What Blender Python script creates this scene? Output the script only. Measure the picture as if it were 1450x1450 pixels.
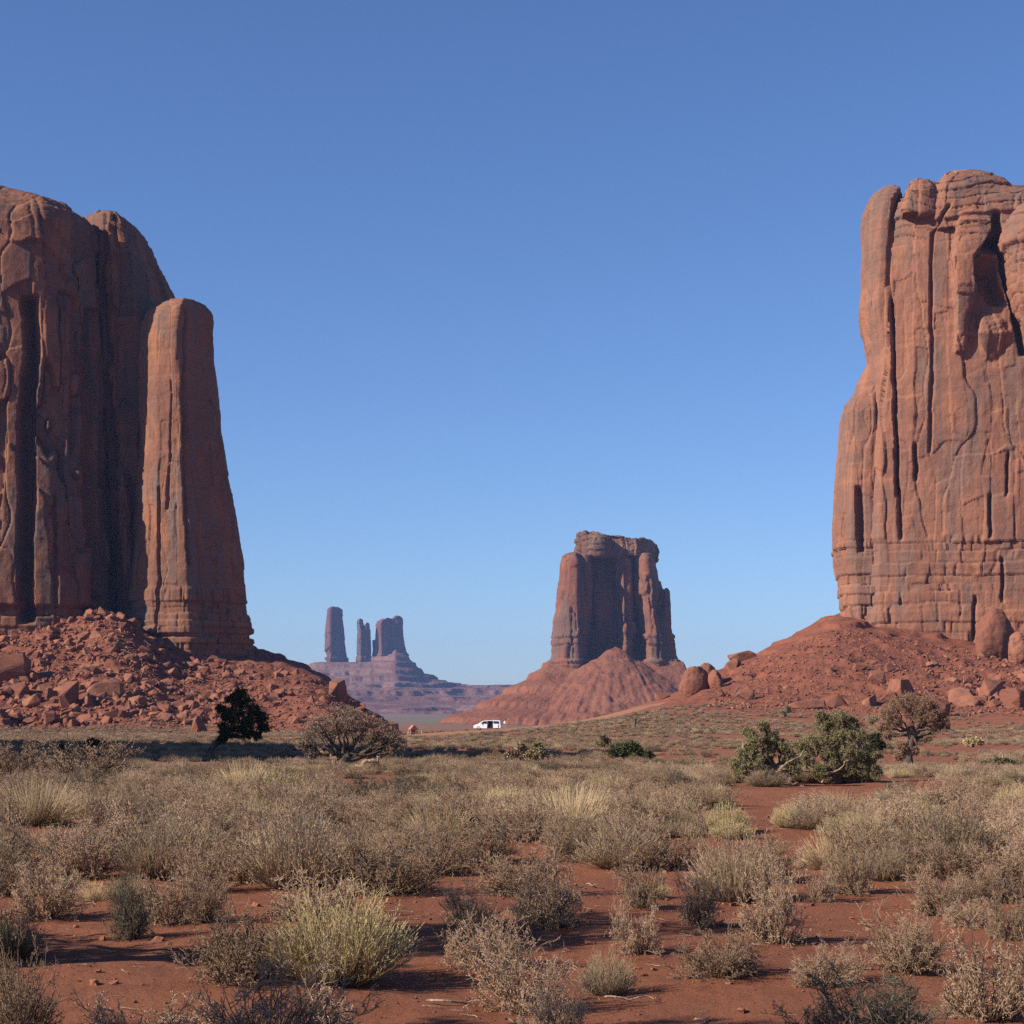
import bpy, bmesh, math, random
import numpy as np

S0 = bpy.context.scene
for o in list(bpy.data.objects):
    bpy.data.objects.remove(o)
COL = S0.collection

# ------------------------------------------------------------------ camera, sky, sun, exposure
F = 2600.0            # focal length in photograph pixels (the photograph is 1450 wide)
HX, HY = 725.0, 985.0  # image x of straight ahead, image y of eye level
EYE = 1.65
cam_d = bpy.data.cameras.new('camera')
cam = bpy.data.objects.new('camera', cam_d)
COL.objects.link(cam)
cam.location = (0, 0, EYE)
cam.rotation_euler = (math.radians(90), 0, 0)
cam_d.sensor_fit = 'HORIZONTAL'
cam_d.sensor_width = 36.0
cam_d.lens = 36.0 * F / 1450.0
cam_d.shift_x = 0.0
cam_d.shift_y = (HY - 725.0) / 1450.0
cam_d.clip_start = 0.3
cam_d.clip_end = 40000
S0.camera = cam

SUN_EL, SUN_AZ = 30.0, 21.0   # azimuth: degrees behind the straight-left direction
se, sa = math.radians(SUN_EL), math.radians(SUN_AZ)
SUN_DIR = np.array([-math.cos(sa) * math.cos(se), -math.sin(sa) * math.cos(se), math.sin(se)])
world = bpy.data.worlds.new('World')
S0.world = world
world.use_nodes = True
wn = world.node_tree.nodes
wl = world.node_tree.links
bg = wn['Background']
sky = wn.new('ShaderNodeTexSky')
sky.sky_type = 'NISHITA'
sky.sun_disc = False
sky.sun_elevation = se
sky.sun_rotation = math.atan2(SUN_DIR[0], SUN_DIR[1])
sky.altitude = 1700
sky.air_density = 1.0
sky.dust_density = 0.8
sky.ozone_density = 3.0
tint = wn.new('ShaderNodeMix'); tint.data_type = 'RGBA'; tint.blend_type = 'MULTIPLY'
tint.inputs[0].default_value = 1.0
tint.inputs[7].default_value = (.80, .96, 1.25, 1)
wl.new(sky.outputs['Color'], tint.inputs[6])
wl.new(tint.outputs[2], bg.inputs['Color'])
bg.inputs['Strength'].default_value = 0.068
sun_d = bpy.data.lights.new('sun', 'SUN')
sun_d.energy = 5.0
sun_d.angle = math.radians(0.5)
sun_d.color = (1.0, 0.895, 0.765)
sun = bpy.data.objects.new('sun', sun_d)
COL.objects.link(sun)
from mathutils import Vector, Matrix
sun.rotation_euler = Vector(tuple(-SUN_DIR)).to_track_quat('-Z', 'Y').to_euler()
sun.location = (-60, -40, 60)
S0.view_settings.view_transform = 'Standard'
S0.view_settings.look = 'None'
S0.view_settings.exposure = 0.7
S0.view_settings.gamma = 1.0
S0.cycles.use_denoising = False
S0.cycles.use_adaptive_sampling = False
S0.cycles.max_bounces = 5
S0.cycles.diffuse_bounces = 3
S0.cycles.volume_bounces = 0
S0.cycles.caustics_reflective = False
S0.cycles.caustics_refractive = False

rng = np.random.default_rng(7)
random.seed(7)

# ------------------------------------------------------------------ noise
def _h(ix, iy, iz, seed):
    with np.errstate(over='ignore'):
        h = (ix.astype(np.int64).astype(np.uint32) * np.uint32(374761393)
             + iy.astype(np.int64).astype(np.uint32) * np.uint32(668265263)
             + iz.astype(np.int64).astype(np.uint32) * np.uint32(2147483647 - 58)
             + np.uint32((seed * 144665 + 7919) & 0xffffffff))
        h = (h ^ (h >> np.uint32(13))) * np.uint32(1274126177)
        h = (h ^ (h >> np.uint32(15))) * np.uint32(2246822519)
        h = h ^ (h >> np.uint32(16))
    return h.astype(np.float64) / 4294967295.0

def vn3(x, y, z, seed=0):
    fx, fy, fz = np.floor(x), np.floor(y), np.floor(z)
    u, v, w = x - fx, y - fy, z - fz
    u = u * u * u * (u * (u * 6 - 15) + 10)
    v = v * v * v * (v * (v * 6 - 15) + 10)
    w = w * w * w * (w * (w * 6 - 15) + 10)
    def c(a, b, d): return _h(fx + a, fy + b, fz + d, seed)
    x00 = c(0, 0, 0) * (1 - u) + c(1, 0, 0) * u
    x10 = c(0, 1, 0) * (1 - u) + c(1, 1, 0) * u
    x01 = c(0, 0, 1) * (1 - u) + c(1, 0, 1) * u
    x11 = c(0, 1, 1) * (1 - u) + c(1, 1, 1) * u
    return (x00 * (1 - v) + x10 * v) * (1 - w) + (x01 * (1 - v) + x11 * v) * w

def vn2(x, y, seed=0):
    fx, fy = np.floor(x), np.floor(y)
    u, v = x - fx, y - fy
    u = u * u * u * (u * (u * 6 - 15) + 10)
    v = v * v * v * (v * (v * 6 - 15) + 10)
    z = np.zeros_like(fx)
    a = _h(fx, fy, z, seed) * (1 - u) + _h(fx + 1, fy, z, seed) * u
    b = _h(fx, fy + 1, z, seed) * (1 - u) + _h(fx + 1, fy + 1, z, seed) * u
    return a * (1 - v) + b * v

def fbm3(x, y, z, oct=4, seed=0, gain=0.5):
    s, a, t = 0.0, 1.0, 0.0
    for i in range(oct):
        s = s + a * (vn3(x * 2 ** i, y * 2 ** i, z * 2 ** i, seed + i) - 0.5)
        t += a
        a *= gain
    return 2 * s / t

def fbm2(x, y, oct=4, seed=0, gain=0.5):
    s, a, t = 0.0, 1.0, 0.0
    for i in range(oct):
        s = s + a * (vn2(x * 2 ** i, y * 2 ** i, seed + i) - 0.5)
        t += a
        a *= gain
    return 2 * s / t

def voro3(x, y, z, seed=0, jit=0.9):
    fx, fy, fz = np.floor(x), np.floor(y), np.floor(z)
    F1 = np.full(x.shape, 9.0); F2 = np.full(x.shape, 9.0); ID = np.zeros(x.shape)
    for a in (-1, 0, 1):
        for b in (-1, 0, 1):
            for c in (-1, 0, 1):
                gx, gy, gz = fx + a, fy + b, fz + c
                dx = gx + 0.5 + jit * (_h(gx, gy, gz, seed) - .5) - x
                dy = gy + 0.5 + jit * (_h(gx, gy, gz, seed + 1) - .5) - y
                dz = gz + 0.5 + jit * (_h(gx, gy, gz, seed + 2) - .5) - z
                d = np.sqrt(dx * dx + dy * dy + dz * dz)
                near = d < F1
                F2 = np.where(near, F1, np.minimum(F2, d))
                ID = np.where(near, _h(gx, gy, gz, seed + 3), ID)
                F1 = np.where(near, d, F1)
    return F1, F2, ID

def voro2(x, y, seed=0, jit=0.9):
    fx, fy = np.floor(x), np.floor(y); zero = np.zeros_like(fx)
    F1 = np.full(x.shape, 9.0); F2 = np.full(x.shape, 9.0); ID = np.zeros(x.shape)
    for a in (-1, 0, 1):
        for b in (-1, 0, 1):
            gx, gy = fx + a, fy + b
            dx = gx + 0.5 + jit * (_h(gx, gy, zero, seed) - .5) - x
            dy = gy + 0.5 + jit * (_h(gx, gy, zero, seed + 1) - .5) - y
            d = np.sqrt(dx * dx + dy * dy)
            near = d < F1
            F2 = np.where(near, F1, np.minimum(F2, d))
            ID = np.where(near, _h(gx, gy, zero, seed + 3), ID)
            F1 = np.where(near, d, F1)
    return F1, F2, ID

def sst(x, a, b):
    t = np.clip((x - a) / (b - a), 0, 1)
    return t * t * (3 - 2 * t)

# ------------------------------------------------------------------ object helpers
def tag(o, label=None, cat=None, group=None, kind=None):
    if label: o['label'] = label
    if cat: o['category'] = cat
    if group: o['group'] = group
    if kind: o['kind'] = kind
    return o

def mesh_np(name, V, Fq, mat=None, smooth=True, attrs=None):
    """mesh from a vertex array and an (n,k) face index array"""
    V = np.asarray(V, dtype=np.float32)
    Fq = np.asarray(Fq, dtype=np.int32)
    me = bpy.data.meshes.new(name)
    k = Fq.shape[1]
    me.vertices.add(len(V)); me.vertices.foreach_set('co', V.ravel())
    me.loops.add(Fq.size); me.loops.foreach_set('vertex_index', Fq.ravel())
    me.polygons.add(len(Fq))
    me.polygons.foreach_set('loop_start', np.arange(0, Fq.size, k, dtype=np.int32))
    me.polygons.foreach_set('use_smooth', np.full(len(Fq), smooth, dtype=bool))
    me.update(calc_edges=True)
    for an, av in (attrs or {}).items():
        at = me.attributes.new(an, 'FLOAT', 'POINT')
        at.data.foreach_set('value', np.asarray(av, dtype=np.float32))
    if mat: me.materials.append(mat)
    return me

def link(name, me, parent=None, loc=(0, 0, 0)):
    o = bpy.data.objects.new(name, me)
    COL.objects.link(o)
    o.location = loc
    if parent: o.parent = parent
    return o

def empty(name, loc, rotz=0):
    o = bpy.data.objects.new(name, None)
    COL.objects.link(o)
    o.location = loc
    o.rotation_euler = (0, 0, rotz)
    return o

# ------------------------------------------------------------------ materials
def mat_new(name, rough=0.9):
    m = bpy.data.materials.new(name)
    m.use_nodes = True
    b = m.node_tree.nodes['Principled BSDF']
    b.inputs['Roughness'].default_value = rough
    b.inputs['Specular IOR Level'].default_value = 0.15
    return m, m.node_tree.nodes, m.node_tree.links, b

class NT:
    def __init__(self, m): self.n, self.l = m.node_tree.nodes, m.node_tree.links
    def pos(self): return self.n.new('ShaderNodeNewGeometry').outputs['Position']
    def mul(self, v, s):
        k = self.n.new('ShaderNodeVectorMath'); k.operation = 'MULTIPLY'
        self.l.new(v, k.inputs[0]); k.inputs[1].default_value = s; return k.outputs[0]
    def addv(self, a, b, s=1.0):
        k = self.n.new('ShaderNodeVectorMath'); k.operation = 'MULTIPLY_ADD'
        self.l.new(b, k.inputs[0]); k.inputs[1].default_value = (s, s, s); self.l.new(a, k.inputs[2]); return k.outputs[0]
    def noise(self, v, scale=1, detail=4, rough=0.55, dist=0.0, col=False):
        k = self.n.new('ShaderNodeTexNoise'); self.l.new(v, k.inputs['Vector'])
        k.inputs['Scale'].default_value = scale; k.inputs['Detail'].default_value = detail
        k.inputs['Roughness'].default_value = rough; k.inputs['Distortion'].default_value = dist
        return k.outputs['Color' if col else 'Fac']
    def voro(self, v, scale, feat='F1'):
        k = self.n.new('ShaderNodeTexVoronoi'); k.feature = feat; self.l.new(v, k.inputs['Vector'])
        k.inputs['Scale'].default_value = scale; return k.outputs['Distance']
    def ramp(self, f, a, b, c0=0.0, c1=1.0):
        k = self.n.new('ShaderNodeMapRange'); self.l.new(f, k.inputs[0])
        k.inputs[1].default_value = a; k.inputs[2].default_value = b
        k.inputs[3].default_value = c0; k.inputs[4].default_value = c1; k.interpolation_type = 'SMOOTHSTEP'
        return k.outputs[0]
    def math(self, op, a, b=0.0):
        k = self.n.new('ShaderNodeMath'); k.operation = op
        for i, v in enumerate((a, b)):
            if isinstance(v, (int, float)): k.inputs[i].default_value = v
            else: self.l.new(v, k.inputs[i])
        return k.outputs[0]
    def mix(self, f, a, b, mode='MIX'):
        k = self.n.new('ShaderNodeMix'); k.data_type = 'RGBA'; k.blend_type = mode
        for s, v in ((0, f), (6, a), (7, b)):
            if isinstance(v, (int, float)): k.inputs[s].default_value = v
            elif isinstance(v, tuple): k.inputs[s].default_value = v + (1.0,)
            else: self.l.new(v, k.inputs[s])
        return k.outputs[2]
    def attr(self, name):
        k = self.n.new('ShaderNodeAttribute'); k.attribute_name = name; return k.outputs['Fac']
    def bump(self, h, dist, strength=1.0, prev=None):
        k = self.n.new('ShaderNodeBump'); k.inputs['Distance'].default_value = dist
        k.inputs['Strength'].default_value = strength; self.l.new(h, k.inputs['Height'])
        if prev is not None: self.l.new(prev, k.inputs['Normal'])
        return k.outputs['Normal']
    def rand(self): return self.n.new('ShaderNodeObjectInfo').outputs['Random']

def rock_material(name, s=1.0, base=(.33, .150, .098), dark=(.245, .112, .080), orange=(.42, .19, .105),
                  varnish=(.185, .130, .115), varn=0.92, bump=1.0):
    base, dark, orange, varnish = ((c_[0] * .59, c_[1] * .585, c_[2] * .545) for c_ in (base, dark, orange, varnish))
    m, n, l, b = mat_new(name, 0.92)
    t = NT(m)
    p = t.mul(t.pos(), (1 / s, 1 / s, 1 / s))
    big = t.noise(p, 0.035, 5, 0.6, 0.6)
    c = t.mix(t.ramp(big, 0.35, 0.65), base, dark)
    org = t.noise(t.mul(p, (.11, .11, .05)), 1.0, 6, 0.62, 0.8)
    c = t.mix(t.math('MULTIPLY', t.ramp(org, 0.52, 0.58), 0.7), c, orange)
    # desert varnish: tall dark streaks in patches
    st = t.noise(t.mul(p, (.42, .42, .022)), 1.0, 5, 0.6, 0.5)
    st2 = t.noise(t.mul(p, (.10, .10, .030)), 1.0, 5, 0.6, 0.9)
    v = t.math('MULTIPLY', t.ramp(st, 0.45, 0.55), t.ramp(st2, 0.45, 0.55))
    v2 = t.math('MULTIPLY', t.ramp(st2, 0.53, 0.57), 0.65)
    v = t.math('MULTIPLY', t.math('MAXIMUM', v, v2), varn)
    c = t.mix(v, c, varnish)
    # bedding and grain
    bed = t.noise(t.mul(p, (.02, .02, .75)), 1.0, 4, 0.6, 0.3)
    c = t.mix(1.0, c, t.mix(bed, (.74, .74, .76), (1.24, 1.2, 1.18)), 'MULTIPLY')
    gr = t.noise(p, 1.3, 5, 0.7)
    c = t.mix(1.0, c, t.mix(gr, (.78, .78, .78), (1.2, 1.2, 1.2)), 'MULTIPLY')
    l.new(c, b.inputs['Base Color'])
    f1 = t.noise(t.mul(p, (.8, .8, .25)), 1.0, 7, 0.62, 0.4)
    f2 = t.noise(p, 1.7, 6, 0.65)
    lam = t.noise(t.mul(p, (.06, .06, 1.6)), 1.0, 3, 0.6, 0.4)
    nb = t.bump(f1, 0.22 * s * bump, 0.4)
    nb = t.bump(f2, 0.35 * s * bump, 0.6, nb)
    nb = t.bump(lam, 0.12 * s * bump, 0.3, nb)
    l.new(nb, b.inputs['Normal'])
    return m

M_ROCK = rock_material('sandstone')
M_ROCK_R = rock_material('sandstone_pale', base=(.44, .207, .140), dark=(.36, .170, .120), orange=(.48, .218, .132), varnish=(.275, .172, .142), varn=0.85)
M_ROCK_P = rock_material('sandstone_pillar', base=(.37, .175, .115), dark=(.30, .143, .10), orange=(.46, .205, .112), varnish=(.27, .182, .155), varn=0.95)
M_ROCK_C = rock_material('sandstone_mid', s=3.0, base=(.34, .135, .085), dark=(.25, .10, .072), orange=(.38, .17, .10), bump=0.8)
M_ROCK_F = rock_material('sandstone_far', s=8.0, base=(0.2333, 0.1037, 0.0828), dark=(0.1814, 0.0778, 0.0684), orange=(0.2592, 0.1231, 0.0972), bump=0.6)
M_CAP = rock_material('caprock', s=2.0, base=(.33, .165, .105), dark=(.21, .105, .075), orange=(.40, .24, .155), varn=0.5)

def boulder_material():
    m, n, l, b = mat_new('boulder_rock', 0.92)
    t = NT(m); p = t.pos()
    c = t.mix(t.rand(), (0.1872, 0.0684, 0.0403), (0.2736, 0.1152, 0.0648))
    c = t.mix(t.ramp(t.noise(p, 0.5, 5, 0.6), .42, .65), c, (0.1728, 0.0756, 0.0540))
    c = t.mix(1.0, c, t.mix(t.noise(p, 2.5, 5, 0.7), (.75, .75, .75), (1.22, 1.22, 1.22)), 'MULTIPLY')
    l.new(c, b.inputs['Base Color'])
    nb = t.bump(t.noise(t.mul(p, (.7, .7, 2.0)), 1.0, 6, 0.6), 0.35, 0.6)
    nb = t.bump(t.noise(p, 3.0, 5, 0.65), 0.12, 0.6, nb)
    l.new(nb, b.inputs['Normal'])
    return m
M_BOULDER = boulder_material()

def ground_material():
    m, n, l, b = mat_new('red_sand', 0.95)
    t = NT(m); p = t.pos()
    sand = t.mix(t.ramp(t.noise(p, 0.12, 5, 0.6), .35, .65), (.266, .102, .053), (.222, .081, .044))
    sand = t.mix(t.math('MULTIPLY', t.ramp(t.noise(p, 2.2, 7, 0.75), .48, .66), .6), sand, (.155, .062, .038))
    sand = t.mix(t.math('MULTIPLY', t.ramp(t.noise(p, 38.0, 3, 0.7), .62, .75), .5), sand, (0.2664, 0.1399, 0.0925))
    dirt = t.mix(t.ramp(t.noise(p, 0.10, 6, 0.65, .5), .38, .62), (0.2039, 0.0723, 0.0422), (0.1652, 0.0576, 0.0351))
    dirt = t.mix(t.math('MULTIPLY', t.ramp(t.noise(p, 0.55, 5, 0.7), .55, .72), .6), dirt, (0.2516, 0.1088, 0.0607))
    dirt = t.mix(t.math('MULTIPLY', t.ramp(t.noise(p, 1.4, 3, 0.6), .66, .74), .75), dirt, (0.3700, 0.2098, 0.1332))
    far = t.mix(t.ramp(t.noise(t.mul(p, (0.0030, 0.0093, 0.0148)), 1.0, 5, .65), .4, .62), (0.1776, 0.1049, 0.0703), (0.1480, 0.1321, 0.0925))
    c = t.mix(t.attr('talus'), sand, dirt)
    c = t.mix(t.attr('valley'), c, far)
    l.new(c, b.inputs['Base Color'])
    nb = t.bump(t.noise(p, 7.0, 8, 0.75), 0.07, 0.8)
    nb = t.bump(t.noise(p, 45.0, 4, 0.7), 0.012, 0.8, nb)
    nb2 = t.bump(t.noise(p, 0.9, 7, 0.7), 0.5, 0.55, nb)
    k = n.new('ShaderNodeMix'); k.data_type = 'VECTOR'
    l.new(t.attr('talus'), k.inputs[0]); l.new(nb, k.inputs[4]); l.new(nb2, k.inputs[5])
    l.new(k.outputs[1], b.inputs['Normal'])
    return m
M_GROUND = ground_material()

def road_material():
    m, n, l, b = mat_new('dirt_road', 0.95)
    t = NT(m); p = t.pos()
    c = t.mix(t.noise(t.mul(p, (.25, 1.2, 1)), 1.0, 5, .6), (.28, .132, .072), (.33, .162, .094))
    l.new(c, b.inputs['Base Color'])
    l.new(t.bump(t.noise(p, 1.5, 5, .6), .08, .5), b.inputs['Normal'])
    return m
M_ROAD = road_material()

def hill_material(name, s, c0, c1, c2):
    m, n, l, b = mat_new(name, 0.95)
    t = NT(m); p = t.mul(t.pos(), (1 / s, 1 / s, 1 / s))
    c = t.mix(t.ramp(t.noise(t.mul(p, (.02, .02, .22)), 1.0, 5, .65, .3), .36, .64), c0, c1)
    c = t.mix(t.math('MULTIPLY', t.ramp(t.noise(p, .22, 6, .7), .52, .68), .7), c, c2)
    c = t.mix(1.0, c, t.mix(t.noise(p, 1.1, 5, .7), (.72, .72, .72), (1.25, 1.25, 1.25)), 'MULTIPLY')
    l.new(c, b.inputs['Base Color'])
    nb = t.bump(t.noise(p, .5, 7, .68), 1.6 * s, .7)
    l.new(nb, b.inputs['Normal'])
    return m
M_HILL_C = hill_material('scree', 3.0, (0.1901, 0.0708, 0.0406), (0.2344, 0.0953, 0.0539), (0.1521, 0.0650, 0.0412))
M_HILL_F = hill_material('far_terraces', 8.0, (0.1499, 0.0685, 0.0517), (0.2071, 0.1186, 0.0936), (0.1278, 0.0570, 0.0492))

def plant_material(name, low, high, var=0.25, rough=.85, trans=0.0):
    """twig and leaf colours: 'tip' runs from old wood (0) to new growth (1)"""
    m, n, l, b = mat_new(name, rough)
    t = NT(m)
    c = t.mix(t.attr('tip'), low, high)
    r = t.rand()
    c = t.mix(1.0, c, t.mix(r, (1 - var, 1 - var, 1 - var * 1.1), (1 + var, 1 + var * .95, 1 + var * .85)), 'MULTIPLY')
    c = t.mix(1.0, c, t.mix(t.noise(t.pos(), 14.0, 3, .6), (.72, .72, .72), (1.28, 1.28, 1.28)), 'MULTIPLY')
    l.new(c, b.inputs['Base Color'])
    return m
M_BRUSH = plant_material('dry_brush', (.125, .083, .054), (.385, .264, .178), .33)
M_DARK_SHADE = plant_material('dark_shade_brush', (.09, .07, .05), (.15, .125, .085), .15)  # darker brush copy with shade painted in; also serves dark olive bushes
M_SAGE = plant_material('sage_brush', (.16, .115, .075), (.325, .243, .158), .32)
M_RABBIT = plant_material('rabbitbrush_stems', (.28, .195, .115), (.47, .375, .195), .12)
M_GRASS = plant_material('dry_grass', (.30, .21, .125), (.47, .355, .205), .18)
M_JUNIPER = plant_material('juniper_leaves', (.20, .15, .09), (.27, .235, .12), .2)
M_JUNIPER_DARK_SHADE = plant_material('juniper_leaves_dark_shade', (.05, .045, .03), (.06, .07, .03), .2)  # near-black copy of the juniper leaves, shadow painted in; also dark green shrubs
M_DEADTWIG = plant_material('dead_twigs', (.15, .105, .075), (.30, .215, .155), .15)
M_RUSTY = plant_material('rusty_needles', (.16, .10, .065), (.31, .195, .125), .15)

def bark_material(name, a, b_):
    m, n, l, b = mat_new(name, .9)
    t = NT(m); p = t.pos()
    st = t.noise(t.mul(p, (14, 14, 2.2)), 1.0, 5, .65, .6)
    l.new(t.mix(t.ramp(st, .35, .65), a, b_), b.inputs['Base Color'])
    l.new(t.bump(st, .03, .8), b.inputs['Normal'])
    return m
M_BARK = bark_material('grey_bark', (.16, .11, .08), (.40, .29, .21))
M_BARK_DEAD = bark_material('weathered_wood', (.14, .08, .055), (.44, .30, .20))
M_BARK_DARK = bark_material('dark_bark', (.06, .045, .033), (.15, .108, .08))

def flat_mat(name, c, rough=.5, metal=0.0, spec=.5):
    m, n, l, b = mat_new(name, rough)
    t = NT(m)
    l.new(t.mix(1.0, c, t.mix(t.noise(t.pos(), 3.0, 4, .6), (.9, .9, .9), (1.08, 1.08, 1.08)), 'MULTIPLY'), b.inputs['Base Color'])
    b.inputs['Metallic'].default_value = metal
    b.inputs['Specular IOR Level'].default_value = spec
    return m

# ------------------------------------------------------------------ terrain height
# image heights of the land surface (photograph pixels) by direction (rows) and depth (columns)
TD = [100, 150, 200, 260, 330, 360, 400, 450, 500, 550, 590, 640, 700, 1000, 1500, 2000, 3500, 9000]
TT = {
    -700: [1073, 1058, 1050, 1046, 1043, 1042, 1040, 1030, 992, 942, 905, 900, 930, 985, 1010, 1012, 1008, 996],
    -200: [1073, 1058, 1050, 1046, 1043, 1042, 1040, 1030, 992, 940, 896, 890, 930, 985, 1012, 1015, 1010, 996],
    0:    [1073, 1058, 1050, 1046, 1043, 1042, 1040, 1029, 990, 938, 892, 884, 930, 990, 1015, 1016, 1010, 996],
    90:   [1073, 1058, 1050, 1046, 1043, 1042, 1040, 1029, 985, 928, 880, 872, 930, 990, 1016, 1016, 1010, 996],
    160:  [1073, 1058, 1050, 1046, 1043, 1042, 1040, 1029, 982, 914, 860, 856, 925, 990, 1018, 1017, 1011, 996],
    205:  [1073, 1058, 1050, 1046, 1043, 1042, 1040, 1030, 990, 935, 893, 885, 925, 990, 1018, 1017, 1011, 996],
    250:  [1073, 1058, 1050, 1046, 1043, 1042, 1041, 1033, 1004, 966, 934, 915, 922, 985, 1019, 1018, 1011, 996],
    330:  [1073, 1058, 1050, 1046, 1043, 1042, 1041, 1024, 998, 970, 950, 904, 912, 985, 1020, 1018, 1012, 996],
    372:  [1073, 1058, 1050, 1046, 1043, 1042, 1042, 1041, 1034, 984, 948, 920, 926, 985, 1022, 1019, 1012, 996],
    430:  [1072, 1058, 1050, 1045, 1043, 1042, 1041, 1035, 1014, 975, 950, 940, 950, 990, 1024, 1020, 1012, 996],
    470:  [1072, 1058, 1050, 1045, 1043, 1042, 1041, 1037, 1018, 986, 966, 965, 975, 1005, 1026, 1020, 1012, 996],
    510:  [1072, 1058, 1050, 1045, 1043, 1042, 1042, 1039, 1028, 1010, 998, 1000, 1010, 1025, 1030, 1021, 1013, 996],
    545:  [1072, 1058, 1050, 1045, 1043, 1042, 1042, 1041, 1036, 1026, 1020, 1022, 1032, 1036, 1031, 1022, 1013, 996],
    580:  [1072, 1058, 1050, 1044, 1041, 1041, 1042, 1044, 1046, 1047, 1048, 1049, 1049, 1040, 1031, 1022, 1013, 996],
    620:  [1072, 1058, 1050, 1043, 1037, 1037, 1041, 1046, 1049, 1050, 1050, 1050, 1049, 1040, 1031, 1022, 1013, 996],
    690:  [1072, 1058, 1050, 1042, 1034, 1033, 1036, 1042, 1047, 1049, 1050, 1050, 1049, 1040, 1031, 1022, 1013, 996],
    750:  [1072, 1058, 1050, 1041, 1031, 1029, 1031, 1036, 1042, 1046, 1048, 1048, 1048, 1040, 1031, 1022, 1013, 996],
    830:  [1072, 1058, 1049, 1039, 1026, 1021, 1018, 1019, 1023, 1029, 1034, 1038, 1040, 1038, 1031, 1022, 1013, 996],
    880:  [1072, 1058, 1049, 1038, 1024, 1017, 1010, 1005, 1006, 1011, 1016, 1024, 1030, 1036, 1031, 1022, 1013, 996],
    930:  [1072, 1058, 1049, 1038, 1024, 1016, 1006, 997, 992, 993, 998, 1006, 1016, 1032, 1030, 1022, 1013, 996],
    1000: [1072, 1058, 1050, 1039, 1026, 1018, 1008, 989, 970, 960, 961, 968, 980, 1020, 1028, 1022, 1013, 996],
    1080: [1072, 1059, 1051, 1041, 1029, 1022, 1012, 986, 951, 926, 924, 930, 940, 1000, 1025, 1021, 1013, 996],
    1190: [1073, 1060, 1052, 1043, 1033, 1027, 1016, 984, 930, 878, 862, 862, 880, 980, 1022, 1021, 1013, 996],
    1260: [1073, 1060, 1052, 1044, 1035, 1029, 1018, 987, 940, 896, 880, 872, 885, 980, 1020, 1020, 1013, 996],
    1380: [1073, 1060, 1052, 1044, 1036, 1031, 1020, 990, 950, 914, 900, 880, 890, 980, 1020, 1020, 1013, 996],
    1450: [1073, 1060, 1052, 1044, 1036, 1031, 1020, 990, 953, 922, 908, 890, 890, 980, 1020, 1020, 1013, 996],
    2100: [1073, 1060, 1052, 1044, 1036, 1031, 1020, 990, 953, 922, 908, 890, 890, 980, 1020, 1020, 1013, 996],
}
_px = np.array(sorted(TT)); _ld = np.log(np.array(TD, float))
_tab = np.array([TT[k] for k in _px], float)
GPX = np.linspace(-700, 2100, 561); GLD = np.linspace(_ld[0], _ld[-1], 700)
_t1 = np.array([np.interp(GLD, _ld, r) for r in _tab])
_t2 = np.array([np.interp(GPX, _px, _t1[:, j]) for j in range(len(GLD))]).T
def _blur(a, axis, k):
    pad = [(0, 0), (0, 0)]; pad[axis] = (k, k)
    b = np.pad(a, pad, mode='edge'); c = np.cumsum(b, axis=axis)
    c = np.insert(c, 0, 0, axis=axis)
    n = 2 * k + 1
    return (np.take(c, range(n, c.shape[axis]), axis) - np.take(c, range(0, c.shape[axis] - n), axis)) / n
for _ in range(3):
    _t2 = _blur(_t2, 0, 3); _t2 = _blur(_t2, 1, 4)

def bil(tab, px, ld):
    i = np.clip((px - GPX[0]) / (GPX[1] - GPX[0]), 0, len(GPX) - 1.001)
    j = np.clip((ld - GLD[0]) / (GLD[1] - GLD[0]), 0, len(GLD) - 1.001)
    a, b = i.astype(int), j.astype(int); u, v = i - a, j - b
    return (tab[a, b] * (1 - u) * (1 - v) + tab[a + 1, b] * u * (1 - v) + tab[a, b + 1] * (1 - u) * v + tab[a + 1, b + 1] * u * v)

ROADW = np.array([(430, 258), (520, 292), (600, 316), (690, 333), (750, 346), (800, 362), (850, 390), (890, 425), (930, 470)], float)
ROAD_XY = np.stack([(ROADW[:, 0] - HX) / F * ROADW[:, 1], ROADW[:, 1]], 1)
def road_dist(x, y):
    d = np.full(np.shape(x), 1e9)
    for (ax, ay), (bx, by) in zip(ROAD_XY[:-1], ROAD_XY[1:]):
        vx, vy = bx - ax, by - ay
        t = np.clip(((x - ax) * vx + (y - ay) * vy) / (vx * vx + vy * vy), 0, 1)
        d = np.minimum(d, np.hypot(x - ax - t * vx, y - ay - t * vy))
    return d

def talus_mask(x, y):
    yy = np.maximum(y, 1.0); px = HX + F * x / yy
    left = sst(y, 425, 462) * (1 - sst(px, 525, 590))
    right = sst(y, 395, 450) * sst(px, 900, 985)
    return np.maximum(left, right) * (1 - sst(y, 800, 1000))

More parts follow.
